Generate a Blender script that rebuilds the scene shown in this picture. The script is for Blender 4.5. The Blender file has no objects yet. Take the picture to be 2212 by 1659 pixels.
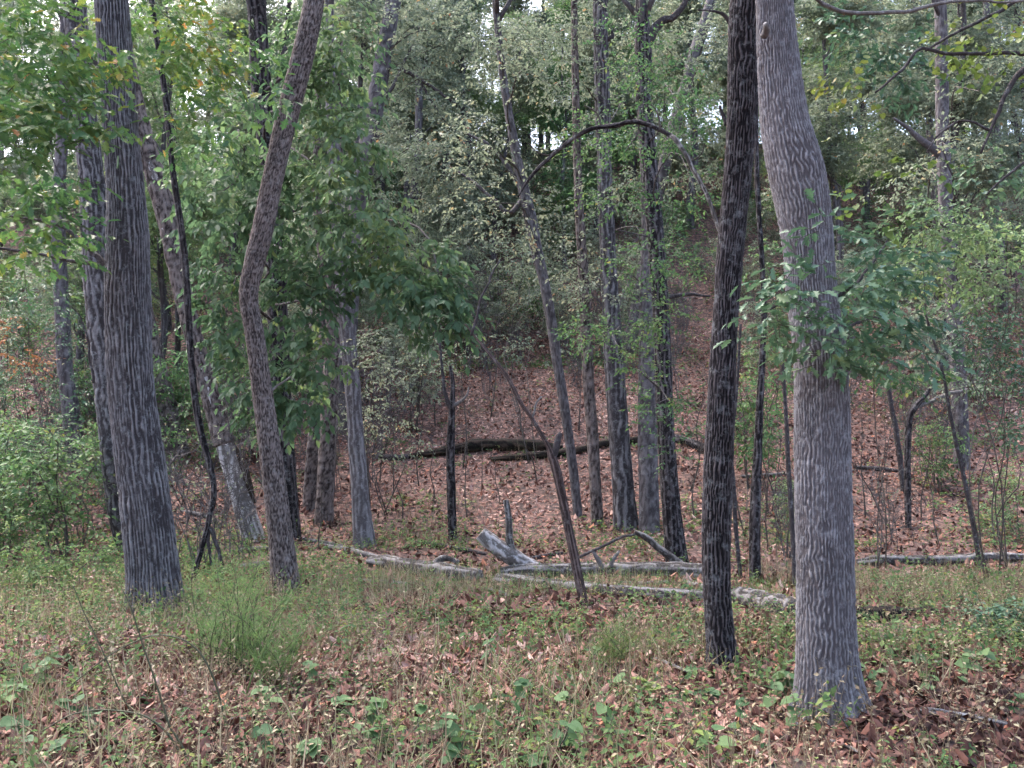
import bpy, math, random
import numpy as np
from mathutils import Vector, Matrix

# ------------------------------------------------------------------ camera, sky, sun, exposure
S = bpy.context.scene
COL = S.collection
RES_W, F = 2212.0, 1916.0           # photograph space: 2212 x 1659, focal length in those pixels
CX, CY, HOR = 1106.0, 829.5, 960.0
PITCH = math.atan((HOR - CY) / F)
CAMZ = 1.65
cam_d = bpy.data.cameras.new('camera'); cam = bpy.data.objects.new('camera', cam_d); COL.objects.link(cam)
cam.location = (0, 0, CAMZ); cam.rotation_euler = (math.radians(90) + PITCH, 0, 0)
cam_d.sensor_width = 36; cam_d.lens = 36 * F / RES_W; cam_d.clip_start = .05; cam_d.clip_end = 2000
S.camera = cam

SUN_EL, SUN_AZ = 56, 316            # a veiled sun high beyond the slope, to the left
W = bpy.data.worlds.new('World'); S.world = W; W.use_nodes = True
nt = W.node_tree; bg = nt.nodes['Background']
sky = nt.nodes.new('ShaderNodeTexSky'); sky.sky_type = 'NISHITA'; sky.sun_disc = False
sky.sun_elevation = math.radians(SUN_EL); sky.sun_rotation = math.radians(SUN_AZ)
sky.air_density = 1.0; sky.dust_density = 5.0; sky.ozone_density = 1.0
hs = nt.nodes.new('ShaderNodeHueSaturation'); hs.inputs['Saturation'].default_value = .95   # thin overcast: whiter than a clear sky
nt.links.new(sky.outputs[0], hs.inputs['Color']); nt.links.new(hs.outputs[0], bg.inputs[0]); bg.inputs[1].default_value = .15
sl = bpy.data.lights.new('sun', 'SUN'); sl.energy = .85; sl.angle = math.radians(45); sl.color = (1, .985, .96)
so = bpy.data.objects.new('sun', sl); COL.objects.link(so)
az = math.radians(SUN_AZ); el = math.radians(SUN_EL)
sdir = Vector((math.sin(az) * math.cos(el), math.cos(az) * math.cos(el), math.sin(el)))
so.rotation_euler = sdir.to_track_quat('Z', 'Y').to_euler()
S.view_settings.view_transform = 'Standard'; S.view_settings.look = 'None'
S.view_settings.exposure = 2.85; S.view_settings.gamma = 1.0
S.cycles.use_adaptive_sampling = True; S.cycles.adaptive_threshold = .03
S.cycles.max_bounces = 5; S.cycles.diffuse_bounces = 4; S.cycles.transmission_bounces = 3; S.cycles.glossy_bounces = 2

# ------------------------------------------------------------------ numeric helpers
RNG = np.random.default_rng(7)
def _h(ix, iy, iz):
    a = (ix.astype(np.int64) * 374761393 + iy.astype(np.int64) * 668265263 + iz.astype(np.int64) * 2147483647 + 1013) & 0xffffffff
    a = ((a ^ (a >> 13)) * 1274126177) & 0xffffffff
    a = ((a ^ (a >> 15)) * 2246822519) & 0xffffffff
    return ((a ^ (a >> 16)) & 0xffffff) / float(0xffffff)
def vn(x, y, z=0.0):
    x, y, z = np.broadcast_arrays(np.asarray(x, float), np.asarray(y, float), np.asarray(z, float))
    ix, iy, iz = np.floor(x), np.floor(y), np.floor(z)
    fx, fy, fz = x - ix, y - iy, z - iz
    fx, fy, fz = [t * t * (3 - 2 * t) for t in (fx, fy, fz)]
    def c(a, b, d): return _h(ix + a, iy + b, iz + d)
    x00 = c(0,0,0) * (1 - fx) + c(1,0,0) * fx; x10 = c(0,1,0) * (1 - fx) + c(1,1,0) * fx
    x01 = c(0,0,1) * (1 - fx) + c(1,0,1) * fx; x11 = c(0,1,1) * (1 - fx) + c(1,1,1) * fx
    return (x00 * (1 - fy) + x10 * fy) * (1 - fz) + (x01 * (1 - fy) + x11 * fy) * fz
def unit(v): return v / np.maximum(np.linalg.norm(v, axis=-1, keepdims=True), 1e-9)

KY = np.array([-60, 0, 4, 8, 11, 14, 17, 22, 30, 40, 50, 58, 75, 120, 260.])
KZ = np.array([.8, .05, 0, -.05, -.2, -.38, -.12, 1.4, 4.5, 10.0, 16.6, 21.2, 25, 25, 16.])
_ty = np.linspace(-60, 260, 3201); _tz = np.interp(_ty, KY, KZ)
_k = np.ones(21) / 21; _tz = np.convolve(np.pad(_tz, 10, mode='edge'), _k, 'valid')
def hgt(x, y):
    x = np.asarray(x, float); y = np.asarray(y, float)
    ye = y + .10 * x * np.clip((y - 12) / 15, 0, 1)
    z = np.interp(ye, _ty, _tz)
    z = z + .16 * (vn(x * .33 + 5, y * .33) - .5) + .06 * (vn(x * 1.3, y * 1.3 + 9) - .5)
    return z + np.clip((y - 20) / 20, 0, 1) * .5 * (vn(x * .12 + 3, y * .12) - .5)
def ray(px, py):
    u = (px - CX) / F; v = (CY - py) / F
    return np.array([u, math.cos(PITCH) - v * math.sin(PITCH), math.sin(PITCH) + v * math.cos(PITCH)])
def P(px, py, Y):
    d = ray(px, py); t = Y / d[1]
    return np.array([d[0] * t, Y, CAMZ + d[2] * t])
def hit(px, py):
    d = ray(px, py); Y = np.arange(2, 90, .02); t = Y / d[1]
    X = d[0] * t; Z = CAMZ + d[2] * t
    below = np.nonzero(Z < hgt(X, Y))[0]
    i = below[0] if len(below) else len(Y) - 1
    return np.array([X[i], Y[i], float(hgt(X[i], Y[i]))])
def to_px(p):
    p = np.asarray(p, float); q = p - np.array([0, 0, CAMZ])
    fw = q[..., 1] * math.cos(PITCH) + q[..., 2] * math.sin(PITCH)
    up = -q[..., 1] * math.sin(PITCH) + q[..., 2] * math.cos(PITCH)
    return CX + F * q[..., 0] / fw, CY - F * up / fw

# ------------------------------------------------------------------ materials
MATS = {}
def newmat(name):
    m = bpy.data.materials.new(name); m.use_nodes = True
    MATS[name] = m
    return m, m.node_tree.nodes, m.node_tree.links, m.node_tree.nodes['Principled BSDF'], m.node_tree.nodes['Material Output']
def ramp(ns, stops, interp='LINEAR'):
    r = ns.new('ShaderNodeValToRGB'); r.color_ramp.interpolation = interp
    e = r.color_ramp.elements
    while len(e) < len(stops): e.new(.5)
    for q, (p, c) in zip(e, stops): q.position = p; q.color = (*c, 1)
    return r
def leaf_mat(name, stops, transl=.35, rough=.5, spec=.5, mottle=False):
    m, ns, ln, b, out = newmat(name)
    at = ns.new('ShaderNodeAttribute'); at.attribute_name = 'rnd'
    r = ramp(ns, stops); ln.new(at.outputs['Fac'], r.inputs[0])
    hv = r
    if mottle:
        tc = ns.new('ShaderNodeTexCoord'); nz = ns.new('ShaderNodeTexNoise'); nz.inputs['Scale'].default_value = 35
        nz.inputs['Detail'].default_value = 2
        ln.new(tc.outputs['Object'], nz.inputs['Vector'])
        hv = ns.new('ShaderNodeHueSaturation'); mr = ns.new('ShaderNodeMapRange')
        mr.inputs['From Min'].default_value = .3; mr.inputs['From Max'].default_value = .7
        mr.inputs['To Min'].default_value = .72; mr.inputs['To Max'].default_value = 1.28
        ln.new(nz.outputs['Fac'], mr.inputs['Value']); ln.new(mr.outputs[0], hv.inputs['Value']); ln.new(r.outputs[0], hv.inputs['Color'])
    ln.new(hv.outputs[0], b.inputs['Base Color'])
    b.inputs['Roughness'].default_value = rough + .1; b.inputs['Specular IOR Level'].default_value = spec * .55
    if transl > 0:
        t = ns.new('ShaderNodeBsdfTranslucent'); ln.new(hv.outputs[0], t.inputs['Color'])
        mx = ns.new('ShaderNodeMixShader'); mx.inputs[0].default_value = transl
        ln.new(b.outputs[0], mx.inputs[1]); ln.new(t.outputs[0], mx.inputs[2]); ln.new(mx.outputs[0], out.inputs['Surface'])
    return m
def bark_mat(name, inner, outer, lichen, lich=.5, scale=1.0):
    """inner cork, weathered outer cork on the plates, lichen flecks"""
    m, ns, ln, b, out = newmat(name)
    at = ns.new('ShaderNodeAttribute'); at.attribute_name = 'rnd'
    tc = ns.new('ShaderNodeTexCoord'); mp = ns.new('ShaderNodeMapping'); mp.inputs['Scale'].default_value = (1, 1, .35)
    ln.new(tc.outputs['Object'], mp.inputs['Vector'])
    n1 = ns.new('ShaderNodeTexNoise'); n1.inputs['Scale'].default_value = 45 * scale; n1.inputs['Detail'].default_value = 6; n1.inputs['Roughness'].default_value = .7
    n2 = ns.new('ShaderNodeTexNoise'); n2.inputs['Scale'].default_value = 14 * scale; n2.inputs['Detail'].default_value = 5; n2.inputs['Roughness'].default_value = .75
    n3 = ns.new('ShaderNodeTexNoise'); n3.inputs['Scale'].default_value = 1.6; n3.inputs['Detail'].default_value = 3
    ln.new(mp.outputs[0], n1.inputs['Vector']); ln.new(tc.outputs['Object'], n2.inputs['Vector']); ln.new(tc.outputs['Object'], n3.inputs['Vector'])
    ad = ns.new('ShaderNodeMath'); ad.operation = 'MULTIPLY_ADD'; ad.inputs[1].default_value = .9; 
    ln.new(n1.outputs['Fac'], ad.inputs[0]); ln.new(at.outputs['Fac'], ad.inputs[2])
    sc_ = ns.new('ShaderNodeMath'); sc_.operation = 'MULTIPLY'; sc_.inputs[1].default_value = .6; ln.new(ad.outputs[0], sc_.inputs[0])
    r = ramp(ns, [(.40, inner), (.80, outer)]); ln.new(sc_.outputs[0], r.inputs[0])
    lr = ramp(ns, [(.52, (0, 0, 0)), (.66, (1, 1, 1))]); ln.new(n2.outputs['Fac'], lr.inputs[0])
    lm = ns.new('ShaderNodeMath'); lm.operation = 'MULTIPLY'; lm.inputs[1].default_value = lich; ln.new(lr.outputs[0], lm.inputs[0])
    mx = ns.new('ShaderNodeMix'); mx.data_type = 'RGBA'; ln.new(lm.outputs[0], mx.inputs[0]); ln.new(r.outputs[0], mx.inputs[6]); mx.inputs[7].default_value = (*lichen, 1)
    hv = ns.new('ShaderNodeHueSaturation'); mr = ns.new('ShaderNodeMapRange'); mr.inputs['To Min'].default_value = .65; mr.inputs['To Max'].default_value = 1.35
    ln.new(n3.outputs['Fac'], mr.inputs['Value']); ln.new(mr.outputs[0], hv.inputs['Value']); ln.new(mx.outputs[2], hv.inputs['Color'])
    ln.new(hv.outputs[0], b.inputs['Base Color']); b.inputs['Roughness'].default_value = .93; b.inputs['Specular IOR Level'].default_value = .15
    bp = ns.new('ShaderNodeBump'); bp.inputs['Strength'].default_value = .9; bp.inputs['Distance'].default_value = .02
    ln.new(n1.outputs['Fac'], bp.inputs['Height']); ln.new(bp.outputs[0], b.inputs['Normal'])
    return m

bark_mat('bark_grey_oak', (.032, .027, .029), (.17, .157, .162), (.31, .31, .32), .3)
bark_mat('bark_dark', (.008, .006, .007), (.088, .074, .076), (.33, .33, .335), .28)
bark_mat('bark_plate', (.072, .062, .066), (.20, .185, .192), (.33, .32, .335), .4)
bark_mat('bark_brown', (.024, .017, .016), (.175, .14, .13), (.32, .30, .30), .3)
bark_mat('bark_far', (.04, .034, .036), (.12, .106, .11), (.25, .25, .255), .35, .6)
bark_mat('bark_twig', (.03, .024, .02), (.10, .085, .075), (.25, .25, .24), .3)
bark_mat('wood_silver', (.035, .03, .028), (.22, .20, .195), (.42, .40, .40), .4)
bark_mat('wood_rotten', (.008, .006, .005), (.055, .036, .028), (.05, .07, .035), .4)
bark_mat('wood_pale', (.09, .078, .074), (.40, .37, .37), (.58, .56, .57), .5)
bark_mat('wood_red', (.025, .016, .015), (.13, .092, .085), (.30, .26, .25), .25)

G = lambda *c: tuple(c)
leaf_mat('leaf_oak', [(0, G(.028,.075,.030)), (.35, G(.05,.11,.04)), (.7, G(.085,.15,.04)), (.9, G(.16,.20,.045)), (.96, G(.28,.20,.05)), (1, G(.32,.13,.05))], .38, .42)
leaf_mat('leaf_dark', [(0, G(.05,.095,.05)), (.5, G(.085,.145,.07)), (.85, G(.13,.19,.08)), (1, G(.19,.23,.08))], .5, .4, .45)
leaf_mat('leaf_far', [(0, G(.095,.13,.09)), (.4, G(.15,.185,.125)), (.75, G(.21,.24,.16)), (.93, G(.27,.27,.17)), (.97, G(.29,.21,.10)), (1, G(.32,.15,.09))], .45, .45)  # paled and greyed to stand in for haze and backlight on distant leaves
leaf_mat('leaf_fine', [(0, G(.038,.088,.040)), (.5, G(.068,.135,.052)), (.9, G(.12,.185,.065)), (1, G(.22,.21,.06))], .45, .45, .4)
leaf_mat('leaf_bright', [(0, G(.085,.15,.07)), (.5, G(.14,.21,.09)), (.85, G(.20,.27,.11)), (1, G(.29,.31,.11))], .45, .42)
leaf_mat('leaf_blue', [(0, G(.030,.072,.044)), (.5, G(.058,.115,.064)), (.9, G(.095,.16,.085)), (1, G(.15,.20,.08))], .3, .38)
leaf_mat('leaf_yellow', [(0, G(.06,.11,.03)), (.5, G(.10,.145,.035)), (.85, G(.15,.17,.04)), (1, G(.22,.16,.04))], .4, .45)
leaf_mat('leaf_rust', [(0, G(.20,.08,.04)), (.5, G(.30,.13,.06)), (1, G(.35,.2,.1))], .2, .6)
leaf_mat('litter', [(0, G(.026,.013,.011)), (.3, G(.075,.033,.025)), (.6, G(.17,.078,.058)), (.8, G(.29,.155,.12)), (.92, G(.44,.30,.25)), (1, G(.30,.10,.05))], .0, .6, .3)
leaf_mat('dry_grass', [(0, G(.09,.06,.04)), (.4, G(.20,.15,.095)), (.7, G(.31,.255,.17)), (1, G(.17,.18,.09))], .25, .6, .3)
leaf_mat('green_grass', [(0, G(.06,.10,.03)), (.5, G(.11,.16,.05)), (1, G(.19,.22,.08))], .3, .5)
leaf_mat('herb', [(0, G(.04,.085,.034)), (.4, G(.075,.135,.05)), (.8, G(.135,.19,.065)), (1, G(.24,.24,.07))], .45, .55, .3)
leaf_mat('feather', [(0, G(.07,.13,.04)), (.5, G(.12,.19,.06)), (1, G(.18,.25,.09))], .4, .5)
leaf_mat('seedling', [(0, G(.04,.085,.036)), (.5, G(.068,.125,.05)), (.85, G(.11,.17,.065)), (1, G(.22,.27,.06))], .35, .55, mottle=True)
leaf_mat('cane', [(0, G(.03,.035,.018)), (1, G(.06,.06,.03))], 0, .5)

m, ns, ln, b, out = newmat('forest_floor')
tc = ns.new('ShaderNodeTexCoord'); vo = ns.new('ShaderNodeTexVoronoi'); vo.inputs['Scale'].default_value = 17; vo.inputs['Randomness'].default_value = 1
nz = ns.new('ShaderNodeTexNoise'); nz.inputs['Scale'].default_value = 9; nz.inputs['Detail'].default_value = 6
wx = ns.new('ShaderNodeMix'); wx.data_type = 'VECTOR'; wx.inputs[0].default_value = .12
ln.new(tc.outputs['Object'], nz.inputs['Vector']); ln.new(tc.outputs['Object'], wx.inputs[4]); ln.new(nz.outputs['Color'], wx.inputs[5]); ln.new(wx.outputs[1], vo.inputs['Vector'])
sx = ns.new('ShaderNodeSeparateColor'); ln.new(vo.outputs['Color'], sx.inputs[0])
r = ramp(ns, [(0, (.018,.011,.009)), (.35, (.045,.023,.018)), (.7, (.10,.05,.039)), (1, (.19,.105,.083))]); ln.new(sx.outputs[0], r.inputs[0])
ln.new(r.outputs[0], b.inputs['Base Color']); b.inputs['Roughness'].default_value = .95
bp = ns.new('ShaderNodeBump'); bp.inputs['Strength'].default_value = 1; bp.inputs['Distance'].default_value = .04
ln.new(sx.outputs[1], bp.inputs['Height']); ln.new(bp.outputs[0], b.inputs['Normal'])

# ------------------------------------------------------------------ mesh building
def make_mesh(name, verts, faces, mat, rnd=None, smooth=False):
    """faces: list of (n, k) int arrays"""
    me = bpy.data.meshes.new(name)
    verts = np.ascontiguousarray(verts, np.float32)
    fl = [np.asarray(f, np.int32) for f in faces if len(f)]
    loops = np.concatenate([f.ravel() for f in fl]); cnt = np.concatenate([np.full(len(f), f.shape[1], np.int32) for f in fl])
    start = np.concatenate([[0], np.cumsum(cnt)[:-1]]).astype(np.int32)
    me.vertices.add(len(verts)); me.vertices.foreach_set('co', verts.ravel())
    me.loops.add(len(loops)); me.loops.foreach_set('vertex_index', loops)
    me.polygons.add(len(cnt)); me.polygons.foreach_set('loop_start', start)
    if smooth: me.polygons.foreach_set('use_smooth', np.ones(len(cnt), bool))
    if rnd is not None:
        a = me.attributes.new('rnd', 'FLOAT', 'POINT'); a.data.foreach_set('value', np.ascontiguousarray(rnd, np.float32))
    me.update(calc_edges=True)
    me.materials.append(MATS[mat] if isinstance(mat, str) else mat)
    return me
def link(name, me, parent=None, loc=None):
    o = bpy.data.objects.new(name, me); COL.objects.link(o)
    if loc is not None: o.location = loc
    if parent is not None: o.parent = parent
    return o
def tag(o, label=None, cat=None, group=None, kind=None):
    if label: o['label'] = label
    if cat: o['category'] = cat
    if group: o['group'] = group
    if kind: o['kind'] = kind
    return o
def empty(name, loc): 
    o = bpy.data.objects.new(name, None); COL.objects.link(o); o.location = loc; o.empty_display_size = .1
    return o

def spline(pts, n):
    """Catmull-Rom through the rows of pts (any number of columns), n samples evenly in chord length"""
    p = np.asarray(pts, float)
    if len(p) < 3: 
        t = np.linspace(0, 1, n)[:, None]; return p[0] * (1 - t) + p[-1] * t
    q = np.vstack([2 * p[0] - p[1], p, 2 * p[-1] - p[-2]]); out = []
    for i in range(len(p) - 1):
        a, b_, c, d = q[i:i + 4]; t = np.linspace(0, 1, 24, endpoint=False)[:, None]
        out.append(.5 * (2 * b_ + (c - a) * t + (2 * a - 5 * b_ + 4 * c - d) * t ** 2 + (3 * b_ - a - 3 * c + d) * t ** 3))
    out = np.vstack(out + [p[-1:]])
    s = np.concatenate([[0], np.cumsum(np.linalg.norm(np.diff(out[:, :3], axis=0), axis=1))])
    u = np.linspace(0, s[-1], n)
    return np.stack([np.interp(u, s, out[:, k]) for k in range(out.shape[1])], 1)

def tube(path, nseg, bark=None, seed=0, cap=True, flare=None):
    """path rows x,y,z,r -> verts, faces, rnd.  bark = (amp, ridge size m, ridge length m, style)"""
    c = path[:, :3]; r = path[:, 3]; n = len(c)
    t = unit(np.gradient(c, axis=0)); s = np.concatenate([[0], np.cumsum(np.linalg.norm(np.diff(c, axis=0), axis=1))])
    ref = np.array([1., 0, 0]) if abs(t[:, 0]).mean() < .8 else np.array([0, 1., 0])
    a = unit(ref - (t @ ref)[:, None] * t); b_ = np.cross(t, a)
    th = np.linspace(0, 2 * math.pi, nseg, endpoint=False)
    ct, st = np.cos(th)[None], np.sin(th)[None]
    R = np.repeat(r[:, None], nseg, 1)
    low = 1.02 + .09 * (vn(ct * 1.1 + seed, st * 1.1 + 3, s[:, None] * 1.1) - .5) * 2
    R = R * low
    if flare: # root flare with lobes
        amt, hh, lobes = flare
        R = R * (1 + amt * np.exp(-s / hh)[:, None] * (.55 + .9 * vn(ct * lobes * .35 + seed * 3, st * lobes * .35, 0 * s[:, None])))
    h = np.full(R.shape, .5)
    if bark:
        amp, rs, rl, style = bark
        rm = float(np.median(r))
        N = int(max(6, min(round(2 * math.pi * rm / rs), nseg // 4)))
        sv = s[:, None]; k1 = rm * 7
        kw = N / 6.28 * .7; w1, w2 = (1.6, 2.6) if style == 'plate' else (3.4, 2.2)
        ph = N * th[None] + w1 * (vn(ct * k1 + seed, st * k1, sv * .9 / rl * .35) - .5) * 2 + w2 * (vn(ct * kw, st * kw + seed, sv / rl * .75 + 9) - .5) * 2
        c_ = .5 + .5 * np.cos(ph); rg = np.clip((c_ - .22) / .5, 0, 1); rg = rg * rg * (3 - 2 * rg)
        N2 = max(5, int(N * .68)); ph2 = N2 * th[None] + 2.8 * (vn(ct * k1 * 1.6, st * k1 * 1.6 + seed, sv / rl * .5 + 21) - .5) * 2 + 1.8 * (vn(ct * kw * .8, st * kw * .8, sv / rl + seed) - .5) * 2
        c2 = np.clip((.5 + .5 * np.cos(ph2) - .25) / .5, 0, 1); sw = np.clip((vn(ct * rm * 9 + 2 * seed, st * rm * 9, sv * 3.1 + 5) - .42) * 6, 0, 1); rg = rg * (1 - sw) + c2 * sw
        kb = N / 6.28 * (1.9 if style == 'plate' else 1.2); br = vn(ct * kb + 3 * seed, st * kb, sv / rl)
        big = vn(ct * rm * 11 + seed, st * rm * 11, sv * 1.7 + 3)          # ridges fade out and come back
        lo, gain, fl = (.27, 5.0, .20) if style == 'plate' else (.25, 5.0, .34)
        fine = vn(ct * kb * 2.3, st * kb * 2.3 + 5, sv / rl * 3)
        h = rg * np.clip((br - lo) * gain, fl, 1) * (.6 + .4 * fine); mixf = np.clip((big - .22) * 2.8, .62, 1); h = h * mixf + (1 - mixf) * (.25 + .55 * fine)
        if style == 'flake': h = .35 * h + .65 * np.clip(np.abs(2 * vn(ct * kb * 1.7 + seed, st * kb * 1.7, sv / rl * 1.7) - 1) * 2.2, 0, 1)
        R = R + np.minimum(amp, .22 * r)[:, None] * (h - .5)
    v = c[:, None, :] + (a[:, None, :] * ct[..., None] + b_[:, None, :] * st[..., None]) * R[..., None]
    i = np.arange(n - 1)[:, None] * nseg; j = np.arange(nseg)[None]; k = (j + 1) % nseg
    f = np.stack([i + j, i + k, i + nseg + k, i + nseg + j], -1).reshape(-1, 4)
    v = v.reshape(-1, 3); h = h.reshape(-1)
    faces = [f]
    if cap:
        v = np.vstack([v, c[:1], c[-1:]]); h = np.concatenate([h, [.3, .3]]); nb = n * nseg
        j = np.arange(nseg); k = (j + 1) % nseg
        faces.append(np.concatenate([np.stack([k, j, np.full(nseg, nb)], 1), np.stack([(n - 1) * nseg + j, (n - 1) * nseg + k, np.full(nseg, nb + 1)], 1)]))
    return v, faces, h
def thin_tubes(pts, rad):
    """many thin three-sided twigs at once: pts (M,K,3), rad (M,K)"""
    M, K = rad.shape
    d = unit(pts[:, -1] - pts[:, 0]); ref = np.where(np.abs(d[:, 2:3]) < .9, np.array([[0, 0, 1.]]), np.array([[1., 0, 0]]))
    a = unit(np.cross(d, ref)); b_ = np.cross(d, a)
    th = np.array([0, 2.094, 4.189])
    ring = a[:, None, None] * np.cos(th)[None, None, :, None] + b_[:, None, None] * np.sin(th)[None, None, :, None]
    v = pts[:, :, None] + ring * rad[:, :, None, None]
    base = (np.arange(M) * K * 3)[:, None, None] + (np.arange(K - 1) * 3)[None, :, None]
    j = np.arange(3)[None, None]; k = (j + 1) % 3
    f = np.stack([base + j, base + k, base + 3 + k, base + 3 + j], -1).reshape(-1, 4)
    return v.reshape(-1, 3), f

# ------------------------------------------------------------------ leaves
def template(half, aspect, fold=.18, curl=.25, wave=0):
    R_ = np.array(half, float); n = len(R_)
    Lft = R_[1:-1] * [1, -1]
    V2 = np.vstack([R_, Lft]); V = np.zeros((len(V2), 3)); V[:, 0] = V2[:, 0]; V[:, 1] = V2[:, 1] * aspect
    V[:, 2] = fold * np.abs(V[:, 1]) - curl * V[:, 0] ** 2
    if wave: V[:, 2] += wave * np.sin(np.arange(len(V)) * 2.1)
    f1 = np.arange(n)[None]; f2 = np.concatenate([[0], [n - 1], np.arange(len(V) - 1, n - 1, -1)])[None]
    return V, [f1, f2]
TP = {
 'diamond': template([(0,0),(.45,.5),(1,0)], .55),
 'oval': template([(0,0),(.25,.40),(.55,.48),(.85,.2),(1,0)], .50),
 'round': template([(0,0),(-.08,.28),(.12,.5),(.4,.52),(.72,.33),(1,0)], .92, .12, .2),
 'oak': template([(0,0),(.14,.10),(.26,.32),(.34,.15),(.5,.50),(.58,.19),(.76,.38),(.83,.15),(1,0)], .66),
 'curl': template([(0,0),(.25,.38),(.55,.5),(.85,.22),(1,0)], .55, .7, .35),
 'curl2': template([(0,0),(.3,.45),(.7,.42),(1,0)], .6, -.5, -.4),
 'blade': template([(0,0),(.35,.5),(1,0)], .022, 0, 0),
 'needle': template([(0,0),(.4,.5),(1,0)], .07, 0, 0),
 'lance': template([(0,0),(.4,.5),(1,0)], .22),
}
def leaves(tp, pos, axis, nrm, L, rnd):
    V, Fs = TP[tp]; N = len(pos); K = len(V)
    axis = unit(axis); side = unit(np.cross(nrm, axis)); nr = np.cross(axis, side)
    v = pos[:, None] + L[:, None, None] * (V[None, :, 0:1] * axis[:, None] + V[None, :, 1:2] * side[:, None] + V[None, :, 2:3] * nr[:, None])
    off = (np.arange(N) * K)[:, None]
    fs = [(off[:, :, None] + f[None]).reshape(-1, f.shape[1]) for f in Fs]
    return v.reshape(-1, 3), fs, np.repeat(rnd, K)
_unit_cache = {}
def leaf_variants(tp, mat, n=10):
    key = (tp, mat)
    if key not in _unit_cache:
        V, Fs = TP[tp]; out = []
        for i in range(n):
            out.append(make_mesh('leaf', V, Fs, mat, np.full(len(V), (i + .5) / n)))
        _unit_cache[key] = out
    return _unit_cache[key]
def leaf_objects(name, tp, mat, parent, org, pos, axis, nrm, L, rnd):
    vs = leaf_variants(tp, mat); axis = unit(axis); side = unit(np.cross(nrm, axis)); nr = np.cross(axis, side)
    for i in range(len(pos)):
        o = link(name, vs[min(int(rnd[i] * len(vs)), len(vs) - 1)], parent)
        M = Matrix.Identity(4); l = float(L[i])
        for r_ in range(3):
            M[r_][0] = axis[i, r_] * l; M[r_][1] = side[i, r_] * l; M[r_][2] = nr[i, r_] * l; M[r_][3] = pos[i, r_] - org[r_]
        o.matrix_basis = M

def spray_leaves(rng, C, D, length, n, L, droop, spread=.9):
    """C twig starts, D twig directions; n leaves on each twig. returns leaf arrays and twig polylines"""
    M = len(C); D = unit(D); ln_ = length * rng.uniform(.6, 1.3, M)
    t = (np.arange(n)[None] + rng.uniform(.2, 1, (M, n))) / n; t[:, -1] = 1
    pos = C[:, None] + D[:, None] * (ln_[:, None] * t)[..., None]
    pos[..., 2] -= droop * ln_[:, None] * t ** 2 * .5
    up = np.array([0, 0, 1.]); side = unit(np.cross(D, up + rng.normal(0, .2, (M, 3))))
    sg = np.where(np.arange(n) % 2 == 0, 1., -1.)[None, :, None]
    ax = D[:, None] * .6 + side[:, None] * sg * spread + rng.normal(0, .35, (M, n, 3)); ax[..., 2] -= droop
    ax[:, -1] = D + rng.normal(0, .2, (M, 3)); ax[:, -1, 2] -= droop
    nr = np.array([0, 0, 1.]) + rng.normal(0, .45, (M, n, 3)) + D[:, None] * droop * .7
    Ls = L * rng.uniform(.55, 1.25, (M, n))
    tw = np.stack([C, C + D * ln_[:, None] * .5 - up * (droop * ln_ * .125)[:, None], C + D * ln_[:, None] - up * (droop * ln_ * .5)[:, None]], 1)
    f = lambda q: q.reshape(-1, q.shape[-1])
    return f(pos), unit(f(ax)), unit(f(nr)), Ls.ravel(), tw
def ell_points(rng, ells, per_m3=None, counts=None, gap=.42, gfreq=1.6):
    """cluster starts inside ellipsoids, with gaps from a noise field"""
    Cs, Ds = [], []
    for k, (c, rad) in enumerate(ells):
        n = counts[k] if counts is not None else max(3, int(per_m3 * 4.19 * rad[0] * rad[1] * rad[2]))
        m = int(n * 2.2) + 4
        u = unit(rng.normal(0, 1, (m, 3))) * (rng.uniform(0, 1, (m, 1)) ** .42)
        p = c + u * rad
        keep = vn(p[:, 0] * gfreq + 7, p[:, 1] * gfreq, p[:, 2] * gfreq * 1.5) > gap
        p, u = p[keep][:n], u[keep][:n]
        d = u * 1.0 + rng.normal(0, .5, p.shape); d[:, 2] *= .5
        Cs.append(p); Ds.append(d)
    return np.vstack(Cs), np.vstack(Ds)
def px_ell(px, py, rx, ry, Y, dy):
    k = Y / F
    return (P(px, py, Y), np.array([rx * k, dy, ry * k]))

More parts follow.
